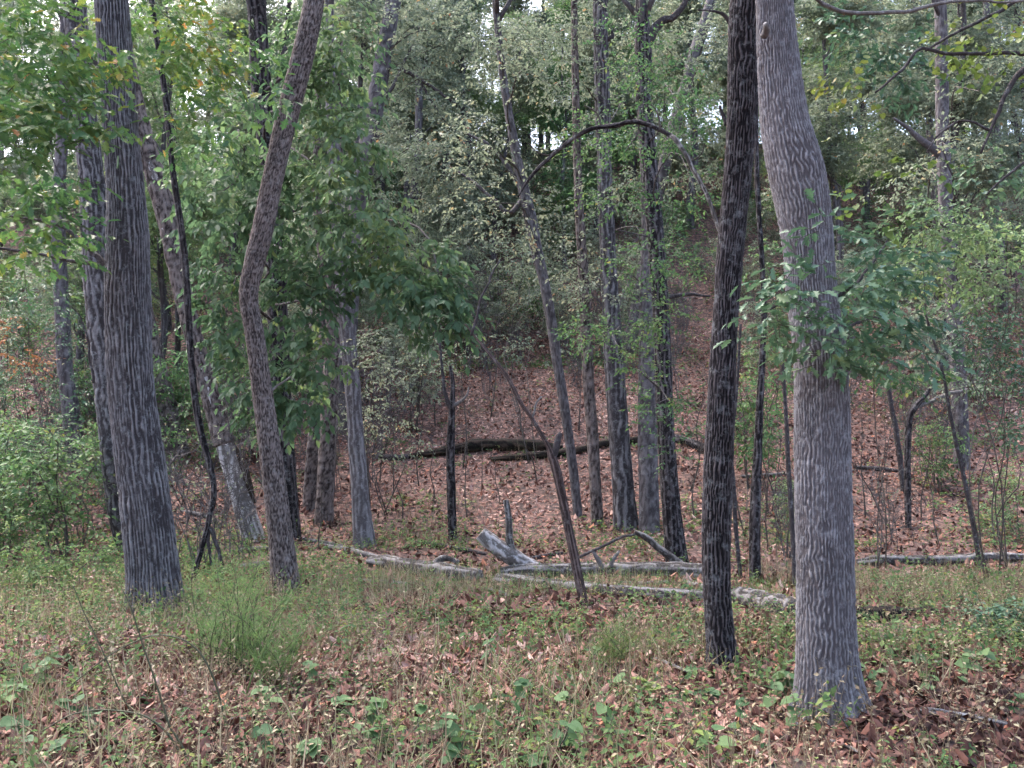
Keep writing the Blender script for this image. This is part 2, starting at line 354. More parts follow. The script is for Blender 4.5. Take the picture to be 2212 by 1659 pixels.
def foliage(root, org, rng, ells, tp, mat, L, nper, counts=None, per_m3=None, length=.35, droop=.3, gap=.42, gfreq=1.6, singles=0, name='foliage', bias=1.0, twig_r=.004, hue=None):
    C, D = ell_points(rng, ells, per_m3, counts, gap, gfreq)
    pos, ax, nr, Ls, tw = spray_leaves(rng, C, D, length, nper, L, droop)
    patch = vn(pos[:, 0] * 1.1, pos[:, 1] * 1.1, pos[:, 2] * 1.1 + 40)
    rnd = np.clip(.5 * rng.uniform(0, 1, len(pos)) ** bias + .5 * np.clip((patch - .5) * 1.6 + .5, 0, 1), 0, .999)
    rare = rng.uniform(0, 1, len(pos)) < .012; rnd[rare] = rng.uniform(.93, .999, rare.sum())
    if singles:
        px, py = to_px(pos); d = pos[:, 1]
        inside = (px > -20) & (px < 2232) & (py > -20) & (py < 1680) & (d > 1)
        order = np.argsort(np.where(inside, d / Ls, 1e9))[:singles]
        order = order[inside[order]]
        leaf_objects('leaf', tp, mat, root, org, pos[order], ax[order], nr[order], Ls[order], rnd[order])
        rest = np.ones(len(pos), bool); rest[order] = False
        pos, ax, nr, Ls, rnd = pos[rest], ax[rest], nr[rest], Ls[rest], rnd[rest]
    o = None
    if len(pos):
        v, f, r_ = leaves(tp, pos - org, ax, nr, Ls, rnd)
        o = link(name, make_mesh(name, v, f, mat, r_), root); o['kind'] = 'stuff'
    if L > .115: tw = tw[::3]
    v, f = thin_tubes(tw - org, np.array([[1.2, .8, .4]]) * twig_r * np.ones((len(tw), 1)))
    t = link('twigs', make_mesh('twigs', v, [f], 'bark_twig', np.full(len(v), .4)), root); t['kind'] = 'stuff'
    return C

def limb_path(rng, a, b_, r0, r1, sag=.12, n=10, wob=.05):
    L = np.linalg.norm(b_ - a); t = np.linspace(0, 1, 5)[:, None]
    p = a * (1 - t) + b_ * t; p[:, 2] += sag * L * np.sin(t[:, 0] * math.pi)
    p[1:-1] += rng.normal(0, wob * L, (3, 3))
    return spline(np.hstack([p, r0 * (1 - t) ** .9 + r1 * t]), n)
def limb(name, root, org, path, mat, nseg=7, seed=0, bark=None):
    q = path.copy(); q[:, :3] -= org
    v, f, h = tube(q, nseg, bark, seed)
    return link(name, make_mesh(name, v, f, mat, h, True), root)

# ------------------------------------------------------------------ ground
gx = np.unique(np.concatenate([np.arange(-160, -24, 6.), np.arange(-24, 24.01, .3), np.arange(30, 161, 6.)]))
gy = np.unique(np.concatenate([np.arange(-40, 2, 2.), np.arange(2, 26, .25), np.arange(26, 60, .5), np.arange(60, 261, 8.)]))
X, Y = np.meshgrid(gx, gy); Z = hgt(X, Y)
v = np.stack([X, Y, Z], -1).reshape(-1, 3); nx = len(gx)
i = (np.arange(len(gy) - 1)[:, None] * nx + np.arange(nx - 1)[None]).ravel()
ground = link('ground', make_mesh('ground', v, [np.stack([i, i + 1, i + nx + 1, i + nx], 1)], 'forest_floor', None, True)); ground['kind'] = 'structure'

# ------------------------------------------------------------------ trees: trunks traced as centre lines, standing where their foot meets the ground
TREES = {}
def trunk_tree(key, name, label, line, mat, bark=None, nseg=24, step=.06, flare=None, top=None, depth=None, group=None, cat='tree', lean=0., base=None, seed=None, trunkname='trunk'):
    """line: rows px, py, width px [, depth shift m], from the foot upwards. top=(height m, radius m): carry on above the frame"""
    seed = seed if seed is not None else (sum(map(ord, key)) % 97) * 1.37
    b0 = base if base is not None else hit(line[0][0], line[0][1])
    Y0 = depth or b0[1]
    rows = []
    for q in line:
        dy = q[3] if len(q) > 3 else 0
        p = P(q[0], q[1], Y0 + dy); rows.append([*p, q[2] / 2 / F * (Y0 + dy)])
    rows = np.array(rows)
    foot = rows[0].copy(); d = unit(rows[1, :3] - rows[0, :3]); gz = float(hgt(foot[0], foot[1]))
    foot[:3] = foot[:3] - d * (foot[2] - gz + .12) / max(d[2], .3); rows = np.vstack([foot, rows])
    if top:
        hh, rr = top
        d = unit(rows[-1, :3] - rows[-3, :3]); d = unit(d * .6 + np.array([0, 0, .6])); n0 = rows[-1]
        k = hh - n0[2]
        if k > .5:
            e1 = n0[:3] + d * k * .45 + RNG.normal(0, .1, 3); e2 = np.array([e1[0] + d[0] * k * .3, e1[1] + d[1] * k * .3, hh])
            rows = np.vstack([rows, [*e1, (n0[3] + rr) / 2], [*e2, rr]])
    L = np.linalg.norm(np.diff(rows[:, :3], axis=0), axis=1).sum()
    path = spline(rows, max(8, int(L / step)))
    pv = to_px(path[:, :3])[1]; hi = np.nonzero(pv < -50)[0]      # coarser rings above the frame
    if len(hi) > 20: path = np.vstack([path[:hi[0]], path[hi[0]::9], path[-1:]])
    org = np.array([foot[0], foot[1], gz])
    root = empty(name, org); tag(root, label, cat, group)
    q = path.copy(); q[:, :3] -= org
    v, f, h = tube(q, nseg, bark, seed, True, flare)
    link(trunkname, make_mesh(trunkname, v, f, mat, h, True), root)
    TREES[key] = dict(root=root, org=org, path=path, Y=Y0)
    return root
def px_limb(key, name, line, mat, nseg=8, bark=None, n=None, dy0=0.):
    """a branch traced in the picture at the tree's own distance; rows px, py, width, depth shift"""
    T = TREES[key]; rows = []
    for q in line:
        Yd = T['Y'] + dy0 + (q[3] if len(q) > 3 else 0); rows.append([*P(q[0], q[1], Yd), q[2] / 2 / F * Yd])
    rows = np.array(rows); L = np.linalg.norm(np.diff(rows[:, :3], axis=0), axis=1).sum()
    path = spline(rows, n or max(8, int(L / .06)))
    path[:, :3] += np.stack([vn(path[:, 0] * 9 + k * 17, path[:, 2] * 9, path[:, 1]) - .5 for k in range(3)], 1) * .03
    return limb(name, T['root'], T['org'], path, mat, nseg, 1., bark)
def high_crown(key, rng, n=260, radius=2.6, z0=None, mat='leaf_oak', L=.14):
    """the tree's own crown above the frame, with limbs"""
    T = TREES[key]; tip = T['path'][-1, :3]
    ells = []
    for k in range(7):
        a = rng.uniform(0, 6.28); rr = radius * rng.uniform(.3, .9)
        c = tip + np.array([math.cos(a) * rr, math.sin(a) * rr, rng.uniform(-.6, 1.6)])
        ells.append((c, np.array([1.0, 1.0, .55]) * radius * .45))
        path = limb_path(rng, T['path'][int(len(T['path']) * rng.uniform(.86, .97)), :3], c, .05, .012)
        limb('limb', T['root'], T['org'], path, 'bark_far', 6)
    foliage(T['root'], T['org'], rng, ells, 'diamond', mat, L, 8, counts=[n // 7] * 7, length=.5, name='crown')

B_T1 = (.026, .030, .12, 'ridge'); B_PL = (.014, .0142, .030, 'plate'); B_DK = (.014, .019, .045, 'plate'); B_RG = (.012, .034, .10, 'flake')
# -- the large left oak: front stem and the second stem behind it
trunk_tree('A', 'oak_tree', 'thick furrowed grey oak at left with its foot among green seedlings',
  [(337,1318,96),(330,1230,96),(316,1100,96),(297,950,94),(283,800,92),(277,640,90),(276,520,84),(272,420,74),(262,300,70),(254,200,68),(246,90,70),(240,-20,68),(234,-160,62)],
  'bark_grey_oak', B_T1, 176, .026, (.7,.22,6), (13,.10))
trunk_tree('A2', 'oak_tree', 'pale grey stem standing tight behind the thick furrowed left oak',
  [(283,1195,54),(262,1080,58),(243,900,60),(226,740,62),(214,600,62),(208,480,58),(196,360,50),(180,220,48),(168,90,46),(158,-40,44)],
  'bark_grey_oak', B_T1, 72, .022, None, (12,.08))
# -- leaning dead stem, its bark falling off
trunk_tree('SN', 'dead_tree', 'leaning dead tree shedding its bark, bare silver wood low down, beside the thin vine',
  [(548,1165,46),(515,1060,40),(484,955,38),(452,850,34),(418,730,32),(388,600,36),(366,490,38),(344,405,40),(312,300,36),(285,190,32),(262,60,28)],
  'wood_pale', (.008,.02,.3,'ridge'), 40, .04)
px_limb('SN','bark_sheet',[(486,960,42),(470,905,42),(452,850,38),(418,730,36),(388,600,40),(366,490,42),(344,405,44),(312,300,40),(285,190,36),(262,60,32)],'bark_brown',36,B_RG)
px_limb('SN','cavity_shade',[(545,1090,16,.06),(530,1040,26,.06),(515,995,24,.06),(500,960,14,.06)],'wood_rotten',10)  # dark solid strip standing in for the shade inside the stem's cavity
# -- thin twisting vine
trunk_tree('V', 'vine', 'thin dark twisting vine stem right of the thick left oak',
  [(412,1268,11),(430,1205,12),(452,1120,13),(462,1060,13),(452,1000,14),(434,935,15),(420,850,15),(412,760,14),(406,660,14),(399,560,15),(386,455,14),(372,360,13),(360,230,14),(345,120,13),(330,20,12),(318,-90,11)],
  'bark_dark', (.004,.02,.1,'ridge'), 18, .04, None, (8,.01), cat='vine', trunkname='stem')
px_limb('V','root_leg',[(455,1140,9),(468,1180,8),(482,1222,6)],'bark_dark')
px_limb('V','root_leg',[(452,1130,8),(450,1180,7),(456,1222,5)],'bark_dark')
# -- kinked brown tree and the dark straight one behind
trunk_tree('K', 'bent_tree', 'brown tree with a sharp kink at mid height, curving up to the right',
  [(618,1292,55),(610,1200,51),(596,1080,48),(580,950,44),(563,820,40),(550,720,40),(537,640,40),(547,580,42),(566,500,44),(584,410,44),(602,330,44),(622,250,46),(645,160,46),(668,60,44),(682,-20,42),(700,-130,40)],
  'bark_brown', (.013,.026,.06,'flake'), 110, .022, (.6,.2,5), (12,.06))
px_limb('K','dead_twig',[(578,850,7),(600,832,5),(628,812,3)],'wood_silver')
trunk_tree('K2', 'straight_tree', 'dark straight trunk close behind the kinked brown tree',
  [(628,1165,44),(616,1000,42),(606,840,42),(601,700,42),(596,560,42),(588,440,42),(577,310,44),(566,200,44),(558,80,42),(552,-40,40)],
  'bark_dark', (.01,.024,.16,'ridge'), 52, .03, None, (12,.07))
px_limb('K2','limb',[(575,290,20),(596,210,16),(612,120,13),(622,40,11),(630,-60,9)],'bark_dark')
# -- middle-left trunks
trunk_tree('M1', 'grey_tree', 'slim pale grey striped trunk below the dark drooping foliage',
  [(787,1182,46),(779,1080,38),(772,980,34),(764,880,32),(757,780,34),(748,690,36),(738,590,32),(730,480,30),(722,350,28),(715,200,26)],
  'bark_plate', (.012,.024,.2,'ridge'), 48, .035, (.25,.2,4), (11,.06))
px_limb('M1','broken_limb',[(762,835,12),(752,800,12),(744,770,9),(735,778,6)],'wood_silver')
trunk_tree('M2', 'grey_tree', 'right stem of a close pair of grey trunks at lower left',
  [(700,1130,38),(703,1050,36),(707,960,36),(712,880,34),(716,780,32),(720,660,30),(722,500,28)], 'bark_brown', B_RG, 36, .05, (.2,.2,4), (10,.06))
trunk_tree('M3', 'grey_tree', 'thinner left stem of a close pair of grey trunks at lower left',
  [(668,1100,28),(672,1020,27),(680,930,26),(690,850,24),(698,760,22),(700,600,20)], 'bark_brown', B_RG, 30, .05, None, (10,.05))
# -- forked sapling and dead post
trunk_tree('F', 'forked_sapling', 'thin dark sapling forking at chest height in front of the red leaf slope',
  [(978,1165,19),(975,1080,18),(973,990,18),(974,930,17),(976,880,13),(978,830,10),(972,790,8)], 'bark_dark', (.004,.02,.1,'plate'), 20, .04, cat='sapling')
px_limb('F','branch',[(975,885,11),(962,855,8),(955,800,6),(950,740,4)],'bark_dark')
px_limb('F','branch',[(976,880,10),(1000,862,6),(1010,850,4),(1012,835,3)],'wood_silver')
trunk_tree('PO', 'dead_sapling', 'leaning dead post whose thin top bends away to the upper left',
  [(1264,1318,19.7),(1246,1230,21.3),(1230,1150,20.5),(1216,1080,20.5),(1203,1020,20.5),(1192,985,16.4),(1183,962,9.8),(1150,905,8.2),(1125,870,8.2),(1106,832,8.2),(1086,800,7.4),(1060,768,6.6),(1035,738,4.9),(1005,700,3.3)],
  'wood_red', (.008,.018,.35,'ridge'), 40, .02, cat='dead tree')
px_limb('PO','stub',[(1192,990,12),(1200,962,14),(1206,945,13),(1214,936,8)],'bark_dark')
px_limb('PO','twig',[(1150,905,5),(1156,875,4),(1172,855,3)],'wood_silver')
px_limb('PO','twig',[(1018,722,6),(1034,670,5),(1042,640,5),(1064,590,4),(1080,560,2)],'bark_dark')
# -- the centre group
trunk_tree('C1', 'leaning_tree', 'slim grey trunk leaning left at the centre, first of the middle row',
  [(1248,1112,19),(1240,1030,19),(1228,940,20),(1216,860,21),(1203,780,21),(1190,690,22),(1176,610,22),(1160,545,24),(1145,470,26),(1128,395,22),(1105,280,19),(1085,150,16)],
  'bark_far', (.009,.04,.14,'flake'), 36, .06, None, (13,.06))
px_limb('C1','branch',[(1140,430,14),(1118,395,11),(1090,350,9),(1050,310,7),(1000,285,4)],'bark_far')
px_limb('C1','branch',[(1134,425,12),(1100,460,10),(1070,435,8),(1030,400,7),(990,370,4)],'bark_far')
trunk_tree('C2', 'straight_tree', 'thin brown trunk between the leaning grey one and the thick pair at centre',
  [(1291,1132,26),(1286,1050,25),(1280,950,25),(1273,850,24),(1268,740,24),(1262,620,22),(1254,500,20),(1248,380,18)], 'bark_brown', B_RG, 30, .07, None, (11,.06))
trunk_tree('C3', 'tall_tree', 'tall trunk with a dark wide foot, left of the thick pair at centre',
  [(1352,1142,50),(1345,1040,44),(1337,940,42),(1330,850,42),(1326,760,42),(1320,660,38),(1314,560,34),(1308,440,32),(1304,300,32),(1300,160,32),(1296,0,32),(1292,-120,30)],
  'bark_grey_oak', (.016,.034,.16,'ridge'), 48, .06, (.2,.3,4), (14,.08))
px_limb('C3','knot',[(1303,90,14),(1314,85,12),(1322,78,8),(1320,60,5)],'bark_dark')
px_limb('C3','dead_branch',[(1326,760,8),(1318,700,6),(1300,660,5),(1280,640,4),(1240,650,2)],'bark_far')
px_limb('C3','dead_branch',[(1330,680,7),(1345,640,6),(1362,600,4),(1366,575,2)],'wood_silver')
trunk_tree('C4', 'tall_tree', 'grey trunk wedged between two dark ones at centre right',
  [(1404,1152,44),(1401,1050,41),(1399,950,40),(1398,850,38),(1398,740,36),(1399,620,34),(1402,480,30)], 'bark_far', (.010,.04,.14,'flake'), 40, .06, None, (13,.07))
trunk_tree('C5', 'forked_tree', 'dark slim tree at centre right that forks just below the top edge',
  [(1462,1216,44),(1452,1120,40),(1444,1020,38),(1438,920,36),(1434,820,36),(1430,720,36),(1424,620,36),(1416,510,36),(1407,400,35),(1398,300,34),(1390,210,33),(1390,130,36),(1388,70,34),(1384,0,22),(1376,-80,20)],
  'bark_dark', (.011,.024,.13,'plate'), 52, .03, (.15,.2,4), (11,.05))
px_limb('C5','limb',[(1390,110,24),(1408,74,22),(1430,45,18),(1462,30,14),(1500,-30,10)],'bark_dark')
px_limb('C5','dead_stub',[(1428,645,12),(1455,640,9),(1490,635,7),(1535,640,4)],'bark_dark')
# -- the right pair
trunk_tree('D', 'dark_tree', 'slim dark-barked tree leaning against the thick grey trunk at right',
  [(1560,1442,62),(1553,1360,57),(1547,1260,58),(1546,1150,60),(1550,1030,60),(1556,900,57),(1562,780,54),(1568,680,52),(1576,580,55),(1586,470,56),(1596,360,58,-.05),(1603,260,62,-.1),(1608,160,68,-.15),(1612,60,76,-.2),(1616,-30,76,-.25),(1620,-150,70,-.3)],
  'bark_dark', B_DK, 126, .016, (.65,.13,6), (12,.07))
trunk_tree('E', 'thick_tree', 'thick pale grey plated trunk with a bulge at head height, nearest on the right',
  [(1795,1545,130),(1789,1470,121),(1784,1380,116),(1782,1260,114),(1779,1130,112),(1777,1000,109),(1776,880,108),(1771,760,107),(1755,640,105),(1747,540,105),(1736,450,114),(1720,370,118),(1698,280,106),(1687,190,94),(1680,110,86),(1674,20,78),(1668,-80,76),(1664,-200,72)],
  'bark_plate', B_PL, 232, .0115, (.68,.15,7), (13,.10))
# arching bare limb of the dark tree
px_limb('D','arched_limb',[(1562,510,9,.0),(1548,478,10,.08),(1530,432,10,.12),(1506,385,10,.17),(1482,335,11,.22),(1462,305,11,.26),(1446,290,11,.3)],'wood_silver',10,(.004,.02,.08,'plate'))
px_limb('D','arched_limb',[(1450,293,11,.29),(1425,280,11,.32),(1392,270,11,.35),(1350,266,11,.4),(1300,273,10,.45),(1258,288,10,.5),(1212,318,9,.55),(1172,355,8,.6),(1140,392,6,.6),(1120,425,3,.6)],'bark_dark',10,(.005,.02,.08,'plate'))
for a_ in ([(1430,284,5,.3),(1422,250,4,.3),(1408,222,2,.3)], [(1300,274,5,.45),(1290,245,4,.45),(1262,228,2,.45)], [(1380,270,4,.38),(1372,300,3,.36),(1350,330,2,.3)], [(1240,296,4,.5),(1248,330,3,.5),(1262,352,2,.5)], [(1485,345,5,.22),(1510,335,3,.22),(1520,310,2,.2)], [(1190,335,4,.57),(1165,330,3,.57),(1140,310,2,.57)]):
    px_limb('D','twig',a_,'bark_twig',5)
px_limb('D','dead_stub',[(1585,60,10),(1570,38,9),(1552,28,6),(1510,20,3)],'bark_dark')
px_limb('D','dead_stub',[(1570,270,9),(1556,240,8),(1553,225,5)],'bark_dark')
px_limb('E','bare_branch',[(1700,-110,12,.1),(1740,-30,10,.15),(1775,5,9,.2),(1820,20,9,.2),(1880,26,9,.2),(1950,26,8,.25),(2010,12,8,.3),(2080,0,6,.3),(2160,2,5,.3),(2240,-4,3,.3)],'wood_silver',10)
px_limb('E','knot',[(1648,75,18,-.12),(1655,60,16,-.17),(1652,48,11,-.2)],'wood_silver')
# -- right background trunks
trunk_tree('R1', 'slim_tree', 'dark thin trunk between the slim dark tree and the thick grey trunk',
  [(1632,1258,24),(1630,1180,24),(1631,1100,23),(1636,1000,18),(1640,900,16),(1645,800,14),(1650,650,12)], 'bark_dark', (.006,.02,.1,'plate'), 24, .05, None, (8,.03))
trunk_tree('R2', 'slim_tree', 'very thin stem just right of the slim dark tree',
  [(1600,1250,9),(1590,1150,9),(1584,1050,10),(1578,960,9),(1590,860,7),(1600,700,6)], 'bark_dark', None, 10, .08, cat='sapling')
trunk_tree('R3', 'sapling', 'thin upright stem touching the left edge of the thick grey trunk',
  [(1718,1270,12),(1712,1150,11),(1704,1020,10),(1698,900,9),(1690,780,7)], 'bark_dark', None, 10, .08, cat='sapling')
trunk_tree('R4', 'tall_tree', 'grey trunk half hidden by leaves in the right background',
  [(2078,1010,34),(2074,900,32),(2068,780,31),(2058,640,30),(2046,500,29),(2040,380,28),(2036,260,27),(2034,130,26),(2030,0,24)], 'bark_far', (.010,.04,.14,'flake'), 36, .08, None, (16,.08))
px_limb('R4','limb',[(2044,345,20),(2010,318,18),(1985,300,14),(1965,280,10),(1930,255,5)],'bark_far')
trunk_tree('R5', 'pale_tree', 'slender pale trunk near the right edge on the far slope',
  [(2166,672,24),(2160,580,23),(2156,480,22),(2152,380,21),(2150,290,20),(2146,160,18)], 'bark_far', (.009,.04,.14,'flake'), 28, .1, None, (20,.08))
trunk_tree('R6', 'forked_sapling', 'dark crooked sapling with a bent top on the right slope',
  [(1962,1142,13),(1961,1060,14),(1960,980,14),(1964,905,15),(1976,880,14),(1995,858,10),(2010,840,7)], 'bark_dark', (.004,.02,.1,'plate'), 14, .05, cat='sapling')
px_limb('R6','branch',[(1976,882,10),(2010,868,9),(2050,850,8),(2090,842,5)],'wood_silver')
trunk_tree('R7', 'sapling', 'thin dark sapling left of the crooked one on the right slope',
  [(1952,1065,11),(1944,990,11),(1934,920,11),(1924,870,10),(1915,800,8),(1905,700,6)], 'bark_dark', None, 12, .07, cat='sapling')
trunk_tree('R8', 'sapling', 'long thin leaning sapling in front of the silver log at right',
  [(2118,1235,10),(2112,1190,10),(2098,1110,10),(2082,1030,9),(2066,960,8),(2052,890,7),(2035,800,6),(2000,680,4)], 'bark_dark', None, 10, .06, cat='sapling')
# -- further trunks
trunk_tree('G1', 'far_tree', 'leaning far trunk against the sky gap at top, left of centre',
  [(745,760,44),(768,500,42),(795,320,40),(815,200,38),(828,120,36),(845,30,34),(858,-60,32)], 'bark_far', (.014,.06,.2,'flake'), 28, .12, None, (22,.12), depth=24, base=np.array([P(745,760,24)[0],24,0]))
px_limb('G1','branch',[(826,150,12),(862,148,9),(905,170,8),(950,200,6),(985,225,4)],'bark_dark')
px_limb('G1','branch',[(905,170,6),(930,215,5),(960,262,3)],'bark_dark')
px_limb('G1','branch',[(812,215,10),(840,200,8),(880,120,5),(900,80,3)],'bark_far')
trunk_tree('G2', 'far_tree', 'far leaning trunk between the forked dark tree and the slim dark tree, near the top',
  [(1395,560,29),(1425,400,27),(1455,280,27),(1480,190,26),(1505,100,26),(1528,30,24),(1550,-60,23)], 'bark_far', (.014,.06,.2,'flake'), 28, .12, None, (24,.12), depth=30, base=np.array([P(1395,560,30)[0],30,0]))
trunk_tree('G3', 'far_tree', 'blue-grey trunk low at the left edge among shrubs',
  [(168,1010,38),(158,930,36),(148,850,34),(140,780,32),(132,640,30),(126,480,28)], 'bark_far', (.010,.04,.14,'flake'), 32, .09, None, (14,.08))
trunk_tree('G4', 'far_tree', 'brown trunk leaning out from behind the thick left oak',
  [(388,985,44),(372,930,46),(352,860,48),(334,790,46),(318,720,42),(300,620,38),(280,480,34)], 'bark_brown', B_RG, 36, .08, None, (12,.07))
print('trunks', len(TREES))

# ------------------------------------------------------------------ labels that single out look-alikes by the nearest landmark
LAND = [('the thick left oak', 300, 1150), ('the thin twisting vine', 440, 1000), ('the kinked brown tree', 575, 900), ('the slim grey striped trunk', 770, 950),
        ('the forked dark sapling', 975, 1000), ('the leaning dead post', 1225, 1130), ('the leaning grey trunk', 1190, 700), ('the forked dark tree', 1430, 700),
        ('the slim dark tree', 1550, 1100), ('the thick right trunk', 1780, 1100), ('the half-hidden grey trunk', 2060, 700), ('the silver log at right', 2010, 1210),
        ('the feathery green plant', 510, 1400), ('the fallen silver logs', 1250, 1240), ('the bottom left corner', 30, 1640), ('the bottom right corner', 2180, 1640),
        ('the arched bare limb', 1330, 270), ('the top left corner', 60, 60), ('the top right corner', 2150, 60), ('the mossy dark log', 1090, 960)]
ORD = ['', 'second ', 'third ', 'fourth ', 'fifth ', 'sixth ', 'seventh ', 'eighth ', 'ninth ', 'tenth ', 'eleventh ', 'twelfth ', 'thirteenth ', 'fourteenth ', 'fifteenth ', 'sixteenth ', 'seventeenth ', 'eighteenth ', 'nineteenth ', 'twentieth ']
PEND = []
def later(o, desc, cat, group, pos):
    PEND.append((o, desc, np.asarray(pos, float))); o['category'] = cat; o['group'] = group
def settle_labels():
    buckets = {}
    for o, desc, p in PEND:
        px, py = to_px(p); d = [math.hypot((px - a) * 1.0, (py - b_) * .8) for _, a, b_ in LAND]
        k = int(np.argmin(d)); dx, dyy = px - LAND[k][1], py - LAND[k][2]
        w = ('left of' if dx < 0 else 'right of') if abs(dx) > abs(dyy) * .7 else ('above' if dyy < 0 else 'below')
        buckets.setdefault((desc, k, w), []).append((d[k], o))
    for (desc, k, w), L in buckets.items():
        L.sort(key=lambda q: q[0])
        for n, (_, o) in enumerate(L):
            if len(L) == 1: o['label'] = f'{desc} {w} {LAND[k][0]}'
            else: o['label'] = f'{desc}, {ORD[min(n, 19)]}nearest {w} {LAND[k][0]}'

# ------------------------------------------------------------------ foliage of the near trees
r_ = np.random.default_rng(11)
T = TREES['A']
foliage(T['root'], T['org'], r_, [px_ell(70,110,125,140,8.2,.8), px_ell(50,300,120,120,8.0,.8), px_ell(190,270,60,40,7.9,.2), px_ell(340,60,100,90,10.6,.5),
    px_ell(430,110,120,120,10.4,.7), px_ell(60,480,120,110,8.9,.8), px_ell(265,380,50,40,7.9,.15), px_ell(240,110,60,60,8.0,.2), px_ell(300,200,40,40,8.2,.2), px_ell(430,260,80,80,10.4,.6), px_ell(590,225,50,30,8.3,.2)],
    'oak','leaf_oak',.125,6,counts=[160,110,26,75,95,80,9,14,8,36,8],length=.30,droop=.35,gap=.36,singles=300)
px_limb('A','branch',[(240,578,16),(222,566,13),(190,535,10),(150,500,8),(100,478,7),(50,468,5),(-30,462,4)],'bark_dark')
px_limb('A','branch',[(240,580,14),(200,570,10),(150,562,8),(80,548,6),(20,540,6),(-40,535,4)],'bark_dark')
px_limb('A','branch',[(205,830,6),(195,780,5),(180,700,4),(150,655,2)],'bark_dark')
px_limb('A','branch',[(190,540,6),(170,470,5),(150,430,4),(110,330,3)],'bark_dark')
px_limb('A','branch',[(255,190,14),(200,130,10),(130,90,8),(50,70,5)],'bark_dark')
T = TREES['K2']; KY_ = TREES['K']['Y']; KD = KY_ + 1.7 - 10.5
print('depths', {k: round(v['Y'], 1) for k, v in TREES.items()})
foliage(T['root'], T['org'], r_, [px_ell(470,430,90,170,11.0+KD,.8), px_ell(540,330,90,130,10.8+KD,.8), px_ell(720,130,110,150,10.8+KD,1.), px_ell(740,320,90,110,10.6+KD,.8), px_ell(640,470,120,110,10.9+KD,.8),
    px_ell(770,470,110,110,10.3+KD,.8), px_ell(870,590,120,90,10.0+KD,.7), px_ell(950,670,80,70,9.8+KD,.5), px_ell(670,640,85,90,10.5+KD,.7), px_ell(500,660,80,150,10.8+KD,.7), px_ell(640,860,80,80,10.6+KD,.6),
    px_ell(690,770,60,50,10.3+KD,.5), px_ell(650,130,60,120,10.9+KD,.6), px_ell(560,820,70,90,10.6+KD,.5)],
    'oval','leaf_dark',.135,7,counts=[135,110,180,125,155,145,140,75,110,120,75,40,75,70],length=.30,droop=.75,gap=.36,singles=300)
for a, b_ in (((588,440),(760,470)), ((590,480),(880,590)), ((596,560),(720,640)), ((577,310),(730,300)), ((566,200),(720,120)), ((600,700),(500,640)), ((598,640),(640,840)), ((577,320),(470,420)), ((745,560),(955,660))):
    Yd = T['Y']; limb('limb', T['root'], T['org'], limb_path(r_, P(*a, Yd), P(*b_, 10.4 + KD), .03, .008), 'bark_dark', 6)
T = TREES['E']
foliage(T['root'], T['org'], r_, [px_ell(1660,690,80,50,5.1,.2), px_ell(1720,610,60,50,5.0,.18), px_ell(1800,690,90,70,5.1,.25), px_ell(1880,650,90,90,5.5,.4), px_ell(1900,560,80,70,5.9,.4),
    px_ell(1830,770,70,50,5.2,.2), px_ell(1780,500,40,30,4.95,.1), px_ell(1930,740,90,60,5.8,.4)],
    'oak','leaf_blue',.085,6,counts=[22,14,28,44,34,16,5,34],length=.2,droop=.25,gap=.3,singles=300,twig_r=.002)
px_limb('E','branch',[(1800,650,9,.0),(1840,620,7,.0),(1890,560,5,.2),(1920,520,3,.3)],'bark_dark')
px_limb('E','branch',[(1800,720,8,-.1),(1850,700,6,-.1),(1900,690,5,.2),(1960,760,3,.4)],'bark_dark')
px_limb('E','branch',[(1720,640,6,-.15),(1690,650,5,-.2),(1640,680,3,-.2)],'bark_dark')
T = TREES['C5']
foliage(T['root'], T['org'], r_, [px_ell(1350,300,140,40,11.5,.8), px_ell(1450,260,90,40,11.5,.7), px_ell(1440,170,80,60,11.8,.7), px_ell(1310,715,90,45,11.3,.6), px_ell(1400,560,80,45,11.3,.6), px_ell(1400,680,70,40,11.2,.5),
    px_ell(1420,870,60,50,11.3,.4), px_ell(1480,420,60,60,11.6,.6), px_ell(1330,420,70,50,11.8,.6), px_ell(1480,560,60,40,11.6,.4), px_ell(1370,790,60,40,11.2,.4), px_ell(1450,960,40,40,11.3,.3), px_ell(1360,110,70,70,12,.6)],
    'diamond','leaf_fine',.06,9,counts=[130,75,75,80,60,40,45,45,45,35,30,16,50],length=.32,droop=.1,gap=.36,singles=0,twig_r=.0025)
for a, b_ in (((1395,300),(1240,300)), ((1398,310),(1500,270)), ((1432,740),(1260,715)), ((1420,560),(1350,565)), ((1436,860),(1390,880)), ((1432,680),(1380,680)), ((1410,440),(1500,420))):
    limb('limb', T['root'], T['org'], limb_path(r_, P(*a, T['Y']), P(*b_, 11.4), .014, .004), 'bark_dark', 5)
